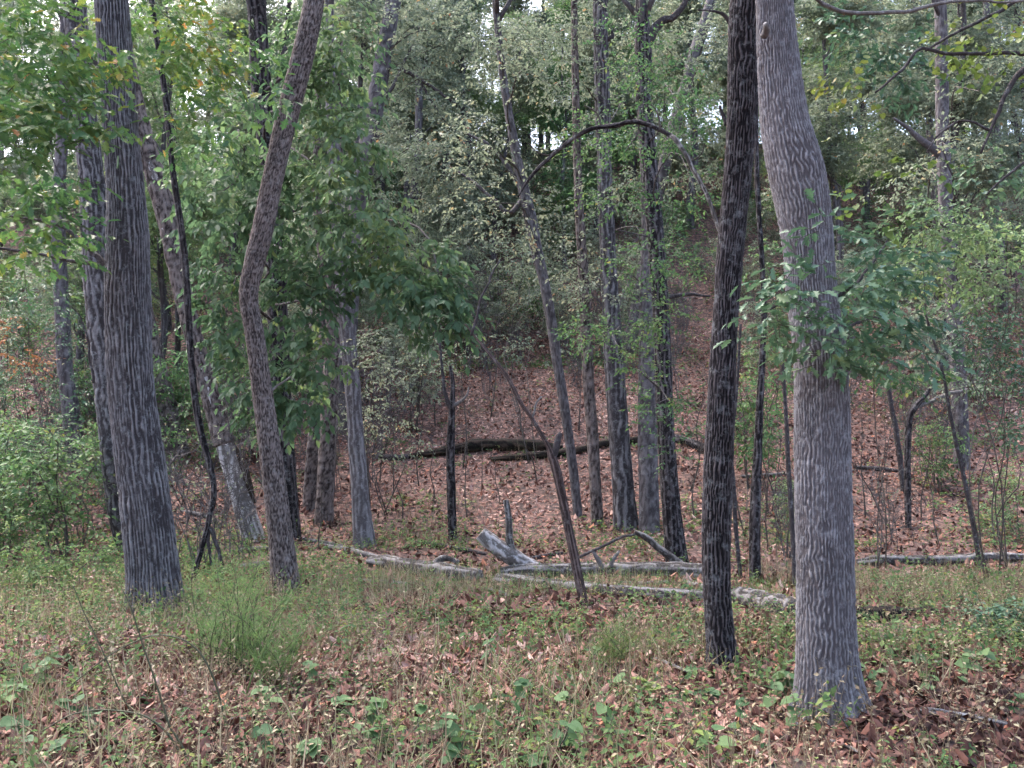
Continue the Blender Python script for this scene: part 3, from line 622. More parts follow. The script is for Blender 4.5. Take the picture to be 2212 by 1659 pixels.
for key, rr_ in (('C3', [(1250,180,90,80,16.5),(1330,380,80,60,16.3),(1280,60,80,60,16.8)]), ('C1', [(1080,330,110,70,16.8),(1010,300,80,70,17),(1120,470,100,70,16.5),(1020,430,80,60,17),(1100,200,120,80,16.5),(1060,80,120,80,16.5),(1160,130,100,80,16.5)]), ('R4',[(2040,560,90,70,17),(2020,680,90,70,17),(2060,330,90,60,17),(2100,180,90,70,17.5),(1960,380,80,60,17.5),(2090,820,70,50,16.5)]), ('G1',[(900,60,110,80,23),(960,170,110,80,23),(1010,60,100,70,23),(880,270,80,80,23),(950,330,90,70,22),(1090,100,90,80,23)]), ('G2',[(1480,120,100,80,28),(1420,60,100,70,28),(1540,240,90,80,28),(1410,250,90,70,28),(1330,150,90,80,28),(1250,250,90,80,28),(1200,80,90,80,28),(1500,360,90,60,28),(1560,90,80,80,27)]), ('R5',[(1850,300,110,80,29),(1960,220,110,80,29),(2110,260,100,90,29),(1900,90,110,80,29),(2060,60,100,80,29),(2180,130,80,80,29),(1800,150,80,90,29)]), ('C2',[(1240,560,60,60,17),(1290,640,60,40,16.8)]), ('M1', [(800,540,60,60,14.5),(830,760,60,50,14.5)])):
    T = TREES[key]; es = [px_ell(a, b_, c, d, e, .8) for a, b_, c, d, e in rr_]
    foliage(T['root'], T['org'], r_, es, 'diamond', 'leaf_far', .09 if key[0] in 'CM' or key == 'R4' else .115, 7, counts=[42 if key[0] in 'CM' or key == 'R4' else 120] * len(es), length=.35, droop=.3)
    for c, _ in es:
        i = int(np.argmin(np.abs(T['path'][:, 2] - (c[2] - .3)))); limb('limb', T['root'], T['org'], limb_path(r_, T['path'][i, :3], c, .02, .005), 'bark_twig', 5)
# the tree just beyond the right edge, whose boughs reach in
trunk_tree('X', 'oak_tree', 'oak just past the right edge, its boughs with yellowing leaves reaching in', [(2380,1420,90),(2370,1000,84),(2360,600,80),(2350,200,74),(2345,-100,70)], 'bark_grey_oak', B_T1, 60, .05, (.2,.2,5), (10,.1))
for L_ in ([(2355,60,22),(2290,110,16),(2212,150,13),(2170,210,10),(2140,280,7),(2120,330,5)], [(2355,20,16),(2250,110,11),(2160,112,9),(2060,118,8),(1990,105,7),(1950,150,6),(1890,200,4)],
           [(2350,-60,16),(2240,-20,10),(2150,30,8),(2060,70,6),(2000,110,4)], [(2140,280,6),(2080,260,5),(2030,290,4),(2000,330,3)], [(2352,260,14),(2260,330,9),(2200,360,6),(2130,420,4)]):
    px_limb('X', 'branch', L_, 'bark_dark', dy0=0)
T = TREES['X']
foliage(T['root'], T['org'], r_, [px_ell(2110,50,110,50,T['Y'],.4), px_ell(2050,120,80,40,T['Y']+.3,.4), px_ell(1850,190,70,40,T['Y']+.6,.3), px_ell(2180,200,60,60,T['Y'],.3), px_ell(2000,350,60,50,T['Y']+.4,.4), px_ell(2180,100,60,60,T['Y']-.2,.4), px_ell(1900,440,60,50,T['Y']+.6,.4), px_ell(1720,330,40,30,T['Y']+.8,.1)],
    'round','leaf_yellow',.06,5,counts=[18,12,14,9,9,12,10,3],length=.2,droop=.35,gap=.3,singles=300,twig_r=.002)
foliage(T['root'], T['org'], r_, [px_ell(1900,110,110,50,T['Y']+1.2,.4), px_ell(1830,70,80,50,T['Y']+1.2,.4), px_ell(1950,170,70,40,T['Y']+1.2,.3), px_ell(2140,380,90,60,T['Y']+1.5,.4)],
    'oak','leaf_blue',.085,6,counts=[45,26,22,30],length=.25,droop=.3,gap=.3,twig_r=.002)

# ------------------------------------------------------------------ leafy saplings and bushes traced at their own distance
def bush(name, label, base, ells, tp, mat, L, counts, nper=6, length=.25, droop=.3, singles=0, stems=None, cat='shrub', gap=.36):
    b0 = hit(*base); root = empty(name, b0); tag(root, label, cat)
    es = [px_ell(a, b_, c, d, b0[1] + e, g) for a, b_, c, d, e, g in ells]
    for c, _ in es[:3]:
        s = b0 + r_.normal(0, .05, 3) * [1, 1, 0]; s[2] = float(hgt(s[0], s[1])) - .05
        limb('stem', root, b0, limb_path(r_, s, c, .012, .004, .05, 12, .05), 'bark_twig', 6)
    foliage(root, b0, r_, es, tp, mat, L, nper, counts=counts, length=length, droop=droop, singles=singles, gap=gap, twig_r=.003)
    return root
bush('leafy_sapling','bright green leafy sapling at the right edge above the slope',(2140,1262),[(1990,475,90,45,-.5,.5),(2080,500,100,50,-.4,.6),(2170,540,80,60,0,.6),(2060,570,110,60,-.3,.6),(2150,620,90,50,0,.6),(1960,600,70,60,.3,.5)],'oval','leaf_bright',.085,[75,95,80,95,80,45],length=.22)
bush('leafy_sapling','blue-green bush at the right edge below the bright leafy sapling',(2190,1235),[(2150,740,80,70,0,.6),(2190,830,60,70,0,.6),(2110,690,70,50,.4,.5),(2200,930,50,40,-.3,.4)],'oval','leaf_blue',.08,[95,85,55,50],length=.2)
bush('low_bush','yellow-green low bush at the right edge beside the slope',(2195,1150),[(2170,1060,60,40,0,.4),(2130,1100,60,35,.2,.4),(2200,1020,50,40,.2,.4),(2190,1130,50,30,-.3,.3)],'oval','leaf_bright',.07,[60,48,36,34])
bush('low_bush','dark green bush at the right edge under the silver log',(2185,1385),[(2180,1310,50,50,0,.3),(2130,1340,50,40,0,.3),(2200,1360,40,40,-.2,.3)],'oval','leaf_blue',.055,[60,45,34],length=.15)
bush('leafy_sapling','young oak sapling with broad leaves right of the thick right trunk',(1900,1235),[(1890,760,70,60,0,.4),(1960,800,80,50,.2,.4),(1850,620,70,80,0,.4),(1950,640,80,60,.3,.4)],'oak','leaf_fine',.10,[42,46,46,46])
bush('shrub','dense blue-green shrub at the left edge below the bare branches',(60,1130),[(60,650,100,90,.5,.8),(150,700,70,80,.5,.6),(40,830,90,90,0,.7),(150,870,60,70,.2,.5),(60,960,90,70,-.2,.6)],'oval','leaf_blue',.075,[110,65,95,50,75])
bush('shrub','shrub with rust-coloured dead leaves at the left edge',(50,1030),[(50,770,45,40,-1.,.3),(20,720,35,35,-1.,.3),(85,790,25,22,-1.,.2)],'oval','leaf_rust',.09,[30,18,10])
bush('shrub','grey-green low shrub at left in front of the blue-grey trunk',(120,1190),[(60,1080,110,60,0,.5),(160,1060,70,60,.3,.5),(200,980,40,70,.5,.3),(120,1140,90,50,-.3,.4)],'oval','leaf_fine',.065,[80,50,32,60])
bush('shrub','leafy shrub in the gap between the thick left oak and the vine',(400,1090),[(370,760,60,80,0,.6),(420,880,60,70,0,.5),(360,960,60,60,-.3,.4),(450,780,60,90,.4,.6),(480,960,50,60,0,.4)],'oval','leaf_fine',.085,[60,50,42,60,36])
bush('shrub','tall grey-green brush filling the left edge behind the shrubs',(30,1000),[(40,620,110,110,1,1.),(140,640,90,110,1,1.),(50,880,110,90,.5,.8),(190,800,70,110,1,.8),(120,960,90,60,0,.6)],'diamond','leaf_fine',.10,[110,80,70,60,50])
bush('low_bush','low green brush left of the thick left oak foot',(140,1300),[(60,1230,90,50,0,.4),(170,1240,80,50,.2,.4),(220,1180,50,50,.4,.3),(30,1170,70,50,.5,.4)],'oval','herb',.06,[70,60,32,48],length=.18)
bush('understory_sapling','thin-leaved sapling beside the slim grey striped trunk, over dry stems',(830,1115),[(840,880,90,60,0,.6),(900,800,90,60,.5,.6),(770,900,60,60,.2,.5),(850,960,80,40,-.3,.5),(960,770,70,50,.6,.5)],'diamond','leaf_far',.075,[55,60,40,36,36],cat='sapling')
bush('understory_sapling','light green spray of leaves low behind the leaning dead post',(1150,1000),[(1120,560,70,60,4,.8),(1170,620,70,50,4,.8),(1080,740,80,40,3,.6),(1160,760,70,30,3,.6)],'diamond','leaf_far',.10,[60,60,45,30],cat='sapling')
bush('understory_sapling','leafy sapling between the slim dark tree and the thick right trunk',(1660,1110),[(1650,560,60,50,0,.5),(1680,660,50,50,0,.5),(1640,880,50,60,-.5,.4),(1660,960,50,40,-.5,.4),(1640,760,50,40,0,.4)],'diamond','leaf_fine',.09,[34,30,34,26,22],cat='sapling')

# ------------------------------------------------------------------ far wood: five tree forms, copied as single trees
def copy_thing(src, loc, rz, sc):
    c = src.copy(); COL.objects.link(c); c.location = loc; c.rotation_euler = (0, 0, rz); c.scale = (sc, sc, sc * random.uniform(.9, 1.12))
    for ch in src.children:
        d = ch.copy(); COL.objects.link(d); d.parent = c
    return c
random.seed(5)
def far_proto(seed, H, lean, mat, r0, nsp, L):
    g = np.random.default_rng(seed); root = empty('wood_tree', (0, 0, 0)); org = np.zeros(3)
    rows = [[0, 0, -.4, r0 * 1.25]] + [[lean * (z / H) ** 1.4 * 2 + g.normal(0, .08), g.normal(0, .08), z, r0 * (1 - .75 * z / H)] for z in np.linspace(.5, H, 7)]
    path = spline(np.array(rows), 60); v, f, h = tube(path, 14, (.012, .04, .3, 'ridge'), seed)
    link('trunk', make_mesh('trunk', v, f, 'bark_far', h, True), root)
    ells = []; lv, lf, lh, off = [], [], [], 0
    for k in range(15):
        z = H * g.uniform(.17, 1.0); a = g.uniform(0, 6.28); rr = (1.9 - 1.0 * z / H) * g.uniform(.5, 1.25)
        i = int(np.clip(z / H * 55, 3, 58)); c = path[i, :3] + np.array([math.cos(a) * rr, math.sin(a) * rr, g.uniform(.1, .7)])
        ells.append((c, np.array([1.15, 1.15, .62]) * g.uniform(.75, 1.25)))
        q = limb_path(g, path[max(i - 4, 0), :3], c, .035, .008); v, f, h = tube(q, 5); lv.append(v); lf.append(f[0] + off); lh.append(h); off += len(v)
    b_ = link('branches', make_mesh('branches', np.vstack(lv), [np.vstack(lf)], 'bark_far', np.concatenate(lh), True), root); b_['kind'] = 'stuff'
    foliage(root, org, g, ells, 'diamond', mat, L, 8, counts=[nsp // 15] * 15, length=.45, droop=.25, gap=.36, gfreq=1.3, name='crown', twig_r=.005)
    return root
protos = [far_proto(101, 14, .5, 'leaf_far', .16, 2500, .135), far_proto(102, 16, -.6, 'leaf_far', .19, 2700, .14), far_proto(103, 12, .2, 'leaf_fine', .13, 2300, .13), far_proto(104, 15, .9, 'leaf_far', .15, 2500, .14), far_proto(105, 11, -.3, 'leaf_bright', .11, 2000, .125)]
used = set(); cand = []
g = np.random.default_rng(77)
for row, Yr in enumerate([27, 31, 35.5, 40.5, 46, 52, 59, 67]):
    n = 7 + row if row < 3 else 11 + row
    for k in range(n):
        x = (-1 + 2 * (k + .5 + g.uniform(-.35, .35)) / n) * .62 * Yr; y = Yr + g.uniform(-2, 2)
        if row == 0 and -5 < x < 10 or row == 1 and -5 < x < 12 or row == 2 and -3 < x < 9: continue
        cand.append((x, y))
for x in np.arange(-36, 40, 4.6): cand.append((x + g.uniform(-1, 1), 54 + g.uniform(-2, 2)))
for x, y in ((-13,41),(-10,46),(-7,43),(-4,48),(-8,51),(-2,44),(-12,50),(-5,38.5),(1,50),(4,45),(6,56),(10,58),(14,56),(8,62),(3,60),(18,60),(12,64),(22,57),(-3,60)): cand.append((x + g.uniform(-.5, .5), y + g.uniform(-1, 1)))
kinds = ['slim far tree with grey-green crown', 'tall far tree with grey-green crown', 'dark green far tree', 'leaning far tree with pale crown', 'small bright green far tree']
for x, y in cand:
    k = int(g.integers(0, 5)); src = protos[k]; loc = (x, y, float(hgt(x, y))); rz = g.uniform(0, 6.28); sc = g.uniform(.8, 1.15)
    if k in used: o = copy_thing(src, loc, rz, sc)
    else: o = src; o.location = loc; o.rotation_euler = (0, 0, rz); o.scale = (sc,) * 3; used.add(k)
    later(o, kinds[k], 'tree', 'trees of the far wood', np.array(loc) + [0, 0, 3])
# understory saplings on the slopes
def sap_proto(seed, H, mat, tp, L, nsp, nst, wide):
    g = np.random.default_rng(seed); root = empty('understory_shrub', (0, 0, 0)); ells = []; lv, lf, lh, off = [], [], [], 0
    for k in range(nst):
        a = g.uniform(0, 6.28); h1 = H * g.uniform(.6, 1.1); c = np.array([math.cos(a) * wide * g.uniform(.3, 1), math.sin(a) * wide * g.uniform(.3, 1), h1])
        q = limb_path(g, np.array([g.normal(0, .05), g.normal(0, .05), -.1]), c, .014, .004, .1, 10, .05); v, f, h = tube(q, 5); lv.append(v); lf.append(f[0] + off); lh.append(h); off += len(v)
        for t in (.55, .8, 1.0): ells.append((q[int(t * 9), :3], np.array([.42, .42, .22]) * wide * g.uniform(.7, 1.2)))
    b_ = link('stems', make_mesh('stems', np.vstack(lv), [np.vstack(lf)], 'bark_twig', np.concatenate(lh), True), root); b_['kind'] = 'stuff'
    foliage(root, np.zeros(3), g, ells, tp, mat, L, 6, counts=[max(3, nsp // len(ells))] * len(ells), length=.25, droop=.25, gap=.3, twig_r=.003)
    return root
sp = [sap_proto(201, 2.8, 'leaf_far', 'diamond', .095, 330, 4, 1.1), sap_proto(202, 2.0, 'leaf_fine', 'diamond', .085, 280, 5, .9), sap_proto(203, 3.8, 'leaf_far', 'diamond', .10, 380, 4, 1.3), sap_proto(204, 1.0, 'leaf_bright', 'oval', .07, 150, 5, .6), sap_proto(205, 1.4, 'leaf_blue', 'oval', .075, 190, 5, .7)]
skinds = ['slender grey-green understory sapling', 'dark green understory shrub', 'tall thin understory sapling', 'low bright green shrub', 'low blue-green shrub']
used2 = set(); pts = []
def brush_proto(seed, H):
    g = np.random.default_rng(seed); root = empty('twiggy_brush', (0, 0, 0)); tw = []
    for k in range(11):
        a = g.uniform(0, 6.28); tip = np.array([math.cos(a), math.sin(a), 0]) * g.uniform(.2, .9) + [0, 0, H * g.uniform(.6, 1.1)]
        q = limb_path(g, np.array([g.normal(0, .15), g.normal(0, .15), -.1]), tip, 1, 1, .1, 9, .06)[:, :3]
        for i in range(8): tw.append([q[i], (q[i] + q[i + 1]) / 2, q[i + 1], 1 - i / 9])
        for i in range(14):
            p = q[int(g.integers(3, 9))]; d = unit(g.normal(0, 1, 3) + [0, 0, .5]) * g.uniform(.15, .55); tw.append([p, p + d * .5 + g.normal(0, .03, 3), p + d, .3])
    pts_ = np.array([[t[0], t[1], t[2]] for t in tw]); rr_ = np.array([t[3] for t in tw]); v, f = thin_tubes(pts_, (.0035 + .006 * rr_)[:, None] * np.array([[1.1, 1, .75]]))
    o = link('twigs', make_mesh('twigs', v, [f], 'bark_far', g.uniform(0, 1, len(v)) * .0 + .5), root); o['kind'] = 'stuff'
    C = pts_[rr_ < .35][:, 2]; C = C[g.uniform(0, 1, len(C)) < .35]; n = len(C)
    v, f, r2 = leaves('diamond', C, g.normal(0, 1, (n, 3)), g.normal(0, .4, (n, 3)) + [0, 0, 1], g.uniform(.05, .09, n), g.uniform(.3, 1, n)); o = link('foliage', make_mesh('foliage', v, f, 'leaf_far', r2), root); o['kind'] = 'stuff'
    return root
bps = [brush_proto(301, 1.5), brush_proto(302, 2.3), brush_proto(303, 3.2)]; ub = set()
for n_ in range(75):
    for _ in range(50):
        y = g.uniform(13.5, 36); x = g.uniform(-.58, .58) * y; z = float(hgt(x, y)); px, py = to_px(np.array([x, y, z]))
        if not (850 < px < 1560 and 850 < py < 1260) and not (600 < px < 860 and y < 19) and not (px > 1800 and y < 24) or g.uniform() < .08: break
    k = int(g.integers(0, 3)); rz = g.uniform(0, 6.28); sc = g.uniform(.7, 1.3)
    if k in ub: o = copy_thing(bps[k], (x, y, z), rz, sc)
    else: o = bps[k]; o.location = (x, y, z); o.rotation_euler = (0, 0, rz); o.scale = (sc,) * 3; ub.add(k)
    later(o, ['short twiggy bare brush', 'twiggy bare brush', 'tall twiggy bare brush'][k], 'brush', 'twiggy brush on the slope', (x, y, z + 1))
def openness(px, py): # the bare leaf slope in the middle stays open
    return 800 < px < 1560 and 790 < py < 1260
tries = 0
while len(pts) < 285 and tries < 4000:
    tries += 1
    y = 13 + 43 * g.uniform(0, 1) ** .8; x = g.uniform(-.6, .6) * y; z = float(hgt(x, y)); px, py = to_px(np.array([x, y, z]))
    if openness(px, py) and g.uniform() > .05: continue
    if 330 < px < 1560 and y < 20: continue
    if y > 30 and not -.25 * y < x < .15 * y and g.uniform() < .25: continue
    if px > 1840 and y < 17 and g.uniform() > .3: continue
    if px > 1560 and 900 < py < 1300 and g.uniform() > .12: continue
    if px > 1450 and 640 < py <= 900 and g.uniform() > .45: continue
    if any((x - a) ** 2 + (y - b_) ** 2 < .9 for a, b_ in pts): continue
    pts.append((x, y)); 
    k = int(g.choice([0, 1, 2, 3, 4], p=[.3, .22, .2, .13, .15])) if px > 650 else int(g.choice([0, 1, 2, 3, 4], p=[.2, .25, .15, .1, .3]))
    if px < 420 and y < 24 and k in (0, 2): k = 1
    src = sp[k]; sc = g.uniform(.75, 1.3)
    if k in used2: o = copy_thing(src, (x, y, z), g.uniform(0, 6.28), sc)
    else: o = src; o.location = (x, y, z); o.scale = (sc,) * 3; used2.add(k)
    later(o, skinds[k], 'shrub', 'understory shrubs on the slope', (x, y, z + 1))

for px, yy, k, sc in ((835,25.5,2,.95),(880,27,0,1.1),(960,31,2,1.2),(1010,30,0,1.1),(1075,32,2,1.2),(1180,33,2,1.25),(1290,33.5,2,1.3),(1410,34,2,1.3),(900,32,2,1.2)):
    x = (px - CX) / F * yy; z = float(hgt(x, yy)); o = copy_thing(sp[k], (x, yy, z), g.uniform(0, 6.28), sc)
    later(o, skinds[k], 'shrub', 'understory shrubs on the slope', (x, yy, z + 1))

# crowns above the frame
g = np.random.default_rng(31)
# bare thin stems
def bare_stem(px, py, h):
    b0 = hit(px, py); root = empty('bare_stem', b0); tip = np.array([g.normal(0, .12) * h, g.normal(0, .12) * h, h]); q = limb_path(g, np.array([0, 0, -.05]), tip, .008 + .004 * h, .003, .02, 16, .02)
    v, f, hh = tube(q, 6); link('stem', make_mesh('stem', v, f, 'bark_twig', hh, True), root)
    for k in range(int(2 + h * 2)):
        i = int(g.integers(5, 15)); a = g.uniform(0, 6.28); l = h * g.uniform(.12, .3); e = q[i, :3] + np.array([math.cos(a) * l, math.sin(a) * l * .6, l * g.uniform(.3, 1.2)])
        v, f, hh = tube(limb_path(g, q[i, :3], e, .005, .0015, .05, 6, .05), 4); link('twig', make_mesh('twig', v, f, 'bark_twig', hh, True), root)
    later(root, 'thin bare stem', 'bare stem', 'bare thin stems on the slope', b0 + np.array([0, 0, h / 2]))
for px, py, h in ((850,1060,1.6),(870,1120,1.3),(905,1050,2.2),(935,1100,1.5),(1010,1120,1.9),(1040,1060,1.1),(1000,1010,2.6),(1080,1090,1.0),(800,1090,2.4),(820,1040,1.8),(1160,1040,1.9),(1125,930,2.4),(1380,1090,1.4),(1500,1120,2.0),(1490,1060,2.6),(1610,1160,2.2),(1660,1190,1.9),(1690,1120,2.6),(1700,1210,1.5),(1870,1120,2.2),(1900,1080,1.6),(1990,1120,2.0),(2030,1180,1.7),(2150,1180,2.3),(1930,1170,1.2),(690,1190,1.1),(650,1150,1.6),(490,1130,1.4),(95,1180,1.3),(180,1160,1.6),(120,1250,1.0),(1560,1000,2.5),(1250,930,2.5),(1060,900,3.0),(940,920,3.0),(880,930,2.8),(1330,900,2.6)):
    bare_stem(px, py, h)
for key, n in (('A', 380), ('K', 260), ('K2', 170), ('C3', 170), ('C5', 170), ('D', 240), ('E', 340), ('M1', 130), ('C1', 130), ('R4', 170), ('G3', 220)):
    high_crown(key, g, n, 2.8, mat='leaf_oak' if key in 'AED' else 'leaf_far')

# ------------------------------------------------------------------ fallen logs, limbs and sticks
def log(name, label, line, mat, bark=None, nseg=20, step=.04, lift=.75, cat='log', group=None, rise=None, keep=None):
    """line rows px, py (centre), width px: lies on the ground; rise rows (index -> extra height m)"""
    rows = []
    for k, q in enumerate(line):
        p = hit(q[0], q[1] + q[2] * .5) if keep is None else P(q[0], q[1], keep)
        r = q[2] * (1.35 if keep is None else 1.1) / 2 / F * p[1]
        if keep is None: p[2] += r * lift
        rows.append([*p, r])
    rows = np.array(rows)
    rows[:, 1] = np.convolve(np.pad(rows[:, 1], 1, mode='edge'), [.25, .5, .25], 'valid') if len(rows) > 3 and keep is None else rows[:, 1]
    if keep is None:
        for k in range(len(rows)): rows[k, 2] = float(hgt(rows[k, 0], rows[k, 1])) + rows[k, 3] * lift
    L = np.linalg.norm(np.diff(rows[:, :3], axis=0), axis=1).sum(); path = spline(rows, max(10, int(L / step)))
    path[:, 3] *= 1 + .25 * (vn(path[:, 0] * 5, path[:, 1] * 5, 3) - .5)
    org = rows[0, :3].copy()
    root = empty(name, org); tag(root, label, cat, group)
    q = path.copy(); q[:, :3] -= org; v, f, h = tube(q, nseg, bark, 2.3)
    link('trunk', make_mesh('trunk', v, f, mat, h, True), root)
    TREES[label] = dict(root=root, org=org, path=path, Y=float(rows[:, 1].mean()))
    return label
BW = (.010, .02, .22, 'ridge'); BS = (.004, .012, .15, 'ridge')
k = log('fallen_log','upper silver log lying behind the leaning dead post',[(1080,1240,16),(1150,1236,22),(1250,1234,24),(1350,1234,22),(1440,1234,24),(1525,1240,26)],'wood_silver',BW,28,.03,.9)
px_limb(k,'dead_branch',[(1475,1225,18),(1450,1205,17),(1420,1182,15),(1395,1160,13),(1372,1148,9)],'wood_silver',8,BS)
px_limb(k,'dead_branch',[(1300,1225,10),(1290,1205,9),(1282,1192,6)],'wood_silver'); px_limb(k,'dead_branch',[(1318,1226,10),(1326,1205,8),(1338,1190,5)],'wood_silver')
px_limb(k,'dead_branch',[(1240,1210,6),(1290,1185,6),(1340,1162,6),(1380,1152,4)],'bark_dark')
k = log('fallen_log','lower silver log lying in front of the upper silver log',[(1075,1252,18),(1140,1260,20),(1210,1268,20),(1290,1276,20),(1380,1284,20),(1480,1288,20),(1560,1292,18)],'wood_silver',BW,26,.03,.9)
k = log('broken_limb','splintered pale limb propped up with an upright stub',[(1038,1152,26),(1068,1178,32),(1105,1202,32),(1145,1222,28),(1185,1238,22)],'wood_pale',(.012,.02,.1,'plate'),26,.02,keep=hit(1160,1245)[1])
px_limb(k,'stub',[(1105,1192,18),(1100,1160,15),(1098,1120,14),(1093,1080,12)],'wood_silver',10,BS)
k = log('fallen_log','silver log with a dark hollow left of the splintered limb',[(800,1212,18),(850,1218,24),(910,1232,26),(970,1242,26),(1035,1250,22)],'wood_silver',BW,26,.03,.9)
px_limb(k,'stub',[(935,1225,20),(948,1212,18),(962,1205,13),(990,1215,9)],'wood_silver',8,BS)
k = log('rotten_log','mossy dark log lying across the red leaf slope',[(880,990,8),(960,976,14),(1030,964,20),(1100,960,20),(1160,966,18),(1215,972,12)],'wood_rotten',(.03,.05,.2,'plate'),24,.06,.9)
k = log('rotten_log','split brown log just below the mossy dark log',[(1060,994,7),(1130,988,11),(1200,984,14),(1260,972,13),(1320,958,12),(1390,948,11),(1440,948,9)],'wood_rotten',(.025,.05,.25,'ridge'),22,.06,.9)
k = log('rotten_log','dark fallen limb right of the forked dark tree on the slope',[(1450,945,12),(1490,958,14),(1530,975,14)],'bark_dark',BW,16,.06,.9)
k = log('fallen_log','long silver log across the leaf slope at right',[(1850,1216,10),(1900,1214,16),(1980,1212,17),(2060,1212,16),(2130,1208,15),(2230,1202,12)],'wood_silver',BW,22,.04,.9)
k = log('rotten_log','crumbling white log between the slim dark tree and thick right trunk',[(1575,1280,22),(1620,1295,34),(1670,1306,38),(1730,1320,36)],'wood_silver',(.016,.03,.09,'plate'),30,.025,.6)
k = log('rotten_log','dark rotten log right of the thick right trunk',[(1850,1330,26),(1900,1332,26),(1950,1328,22),(2010,1322,16)],'wood_rotten',(.02,.03,.1,'plate'),24,.03,.8)
k = log('fallen_limb','pale dead limb at the lower right corner',[(1985,1530,9),(2030,1545,15),(2080,1556,17),(2130,1562,15),(2185,1572,11)],'wood_silver',BS,20,.02,.9,'branch')
px_limb(k,'twig',[(2060,1552,9),(2040,1538,8),(2015,1535,4)],'wood_silver')
k = log('fallen_limb','bleached crooked branch right of the thick left oak',[(340,985,9),(362,978,12),(385,988,12),(410,985,8)],'wood_silver',BS,14,.04,1.6,'branch')
px_limb(k,'twig',[(355,985,8),(375,968,10),(392,962,6)],'wood_silver')
k = log('fallen_limb','pale twisted branch left of the thick left oak',[(200,950,5),(215,960,7),(226,972,6),(215,985,5)],'wood_silver',None,10,.05,2.,'branch')
k = log('fallen_limb','weathered log end left of the thick left oak',[(205,1020,14),(222,1012,18),(240,1005,16)],'wood_silver',BW,16,.04,1.0,'log')
for lab, ln_, mt in (('pale stick lying left of the kinked brown tree foot', [(505,1192,6),(545,1188,9),(590,1186,6)], 'wood_silver'), ('mossy stick lying between the vine and the kinked brown tree', [(520,1225,7),(560,1222,10),(600,1220,8)], 'wood_silver'),
    ('thin stick right of the kinked brown tree', [(650,1160,5),(690,1175,7),(740,1180,6),(775,1190,4)], 'bark_far'), ('bent stick below the thick left oak', [(205,1358,4),(245,1352,7),(285,1358,9),(315,1366,5)], 'wood_silver'),
    ('whitish stick near the bottom left of centre', [(430,1570,6),(480,1562,10),(530,1558,8)], 'wood_silver'), ('short pale stick at the bottom centre', [(1235,1610,5),(1265,1608,8),(1300,1608,5)], 'wood_silver'),
    ('thin curved stick left of the slim dark tree foot', [(1380,1430,4),(1410,1418,6),(1450,1440,6),(1500,1462,4)], 'wood_silver'), ('thin dark stick at the left among shrubs', [(90,1010,4),(130,1000,6),(190,985,4)], 'bark_dark'),
    ('short grey stick in front of the lower silver log', [(1050,1272,5),(1080,1282,7),(1105,1290,5)], 'wood_silver'), ('thin twig below the leaning dead post', [(1330,1500,3),(1345,1520,4),(1352,1545,3)], 'wood_silver'),
    ('slender stick at the bottom right of the thick right trunk', [(1790,1600,4),(1840,1620,6),(1890,1645,4)], 'wood_silver'), ('grey limb low on the slope right of the thick right trunk', [(1850,1010,6),(1900,1014,8),(1945,1018,5)], 'bark_dark'),
    ('pale stick between the slim dark tree and thick trunk', [(1600,1030,5),(1650,1028,6),(1715,1024,5)], 'wood_silver'), ('crooked grey stick between the slim grey striped trunk and the hollow log', [(690,1172,6),(740,1190,9),(790,1200,8),(835,1212,5)], 'wood_silver'),
    ('grey stick slanting under the hollow silver log', [(770,1250,5),(830,1262,8),(900,1268,7),(950,1260,4)], 'wood_silver'), ('thin dark twig crossing in front of the forked dark sapling', [(900,1168,4),(950,1182,6),(1010,1190,6),(1050,1200,4)], 'bark_dark'),
    ('short dark stick beside the splintered limb', [(1120,1215,4),(1160,1205,6),(1215,1195,4)], 'bark_dark'), ('grey stick lying between the two silver logs', [(1330,1258,4),(1390,1262,7),(1450,1258,5)], 'wood_silver'),
    ('broken grey stick right of the upper silver log', [(1480,1258,6),(1510,1268,10),(1545,1276,7)], 'wood_silver'), ('thin grey stick left of the kinked tree beside the vine foot', [(390,1105,4),(420,1110,6),(450,1118,5)], 'wood_silver'),
    ('dark limb left of the mossy dark log', [(790,975,5),(840,990,9),(900,985,8)], 'bark_dark')):
    log('fallen_stick', lab, ln_, mt, None, 10, .04, 1.0, 'stick', 'sticks on the ground')

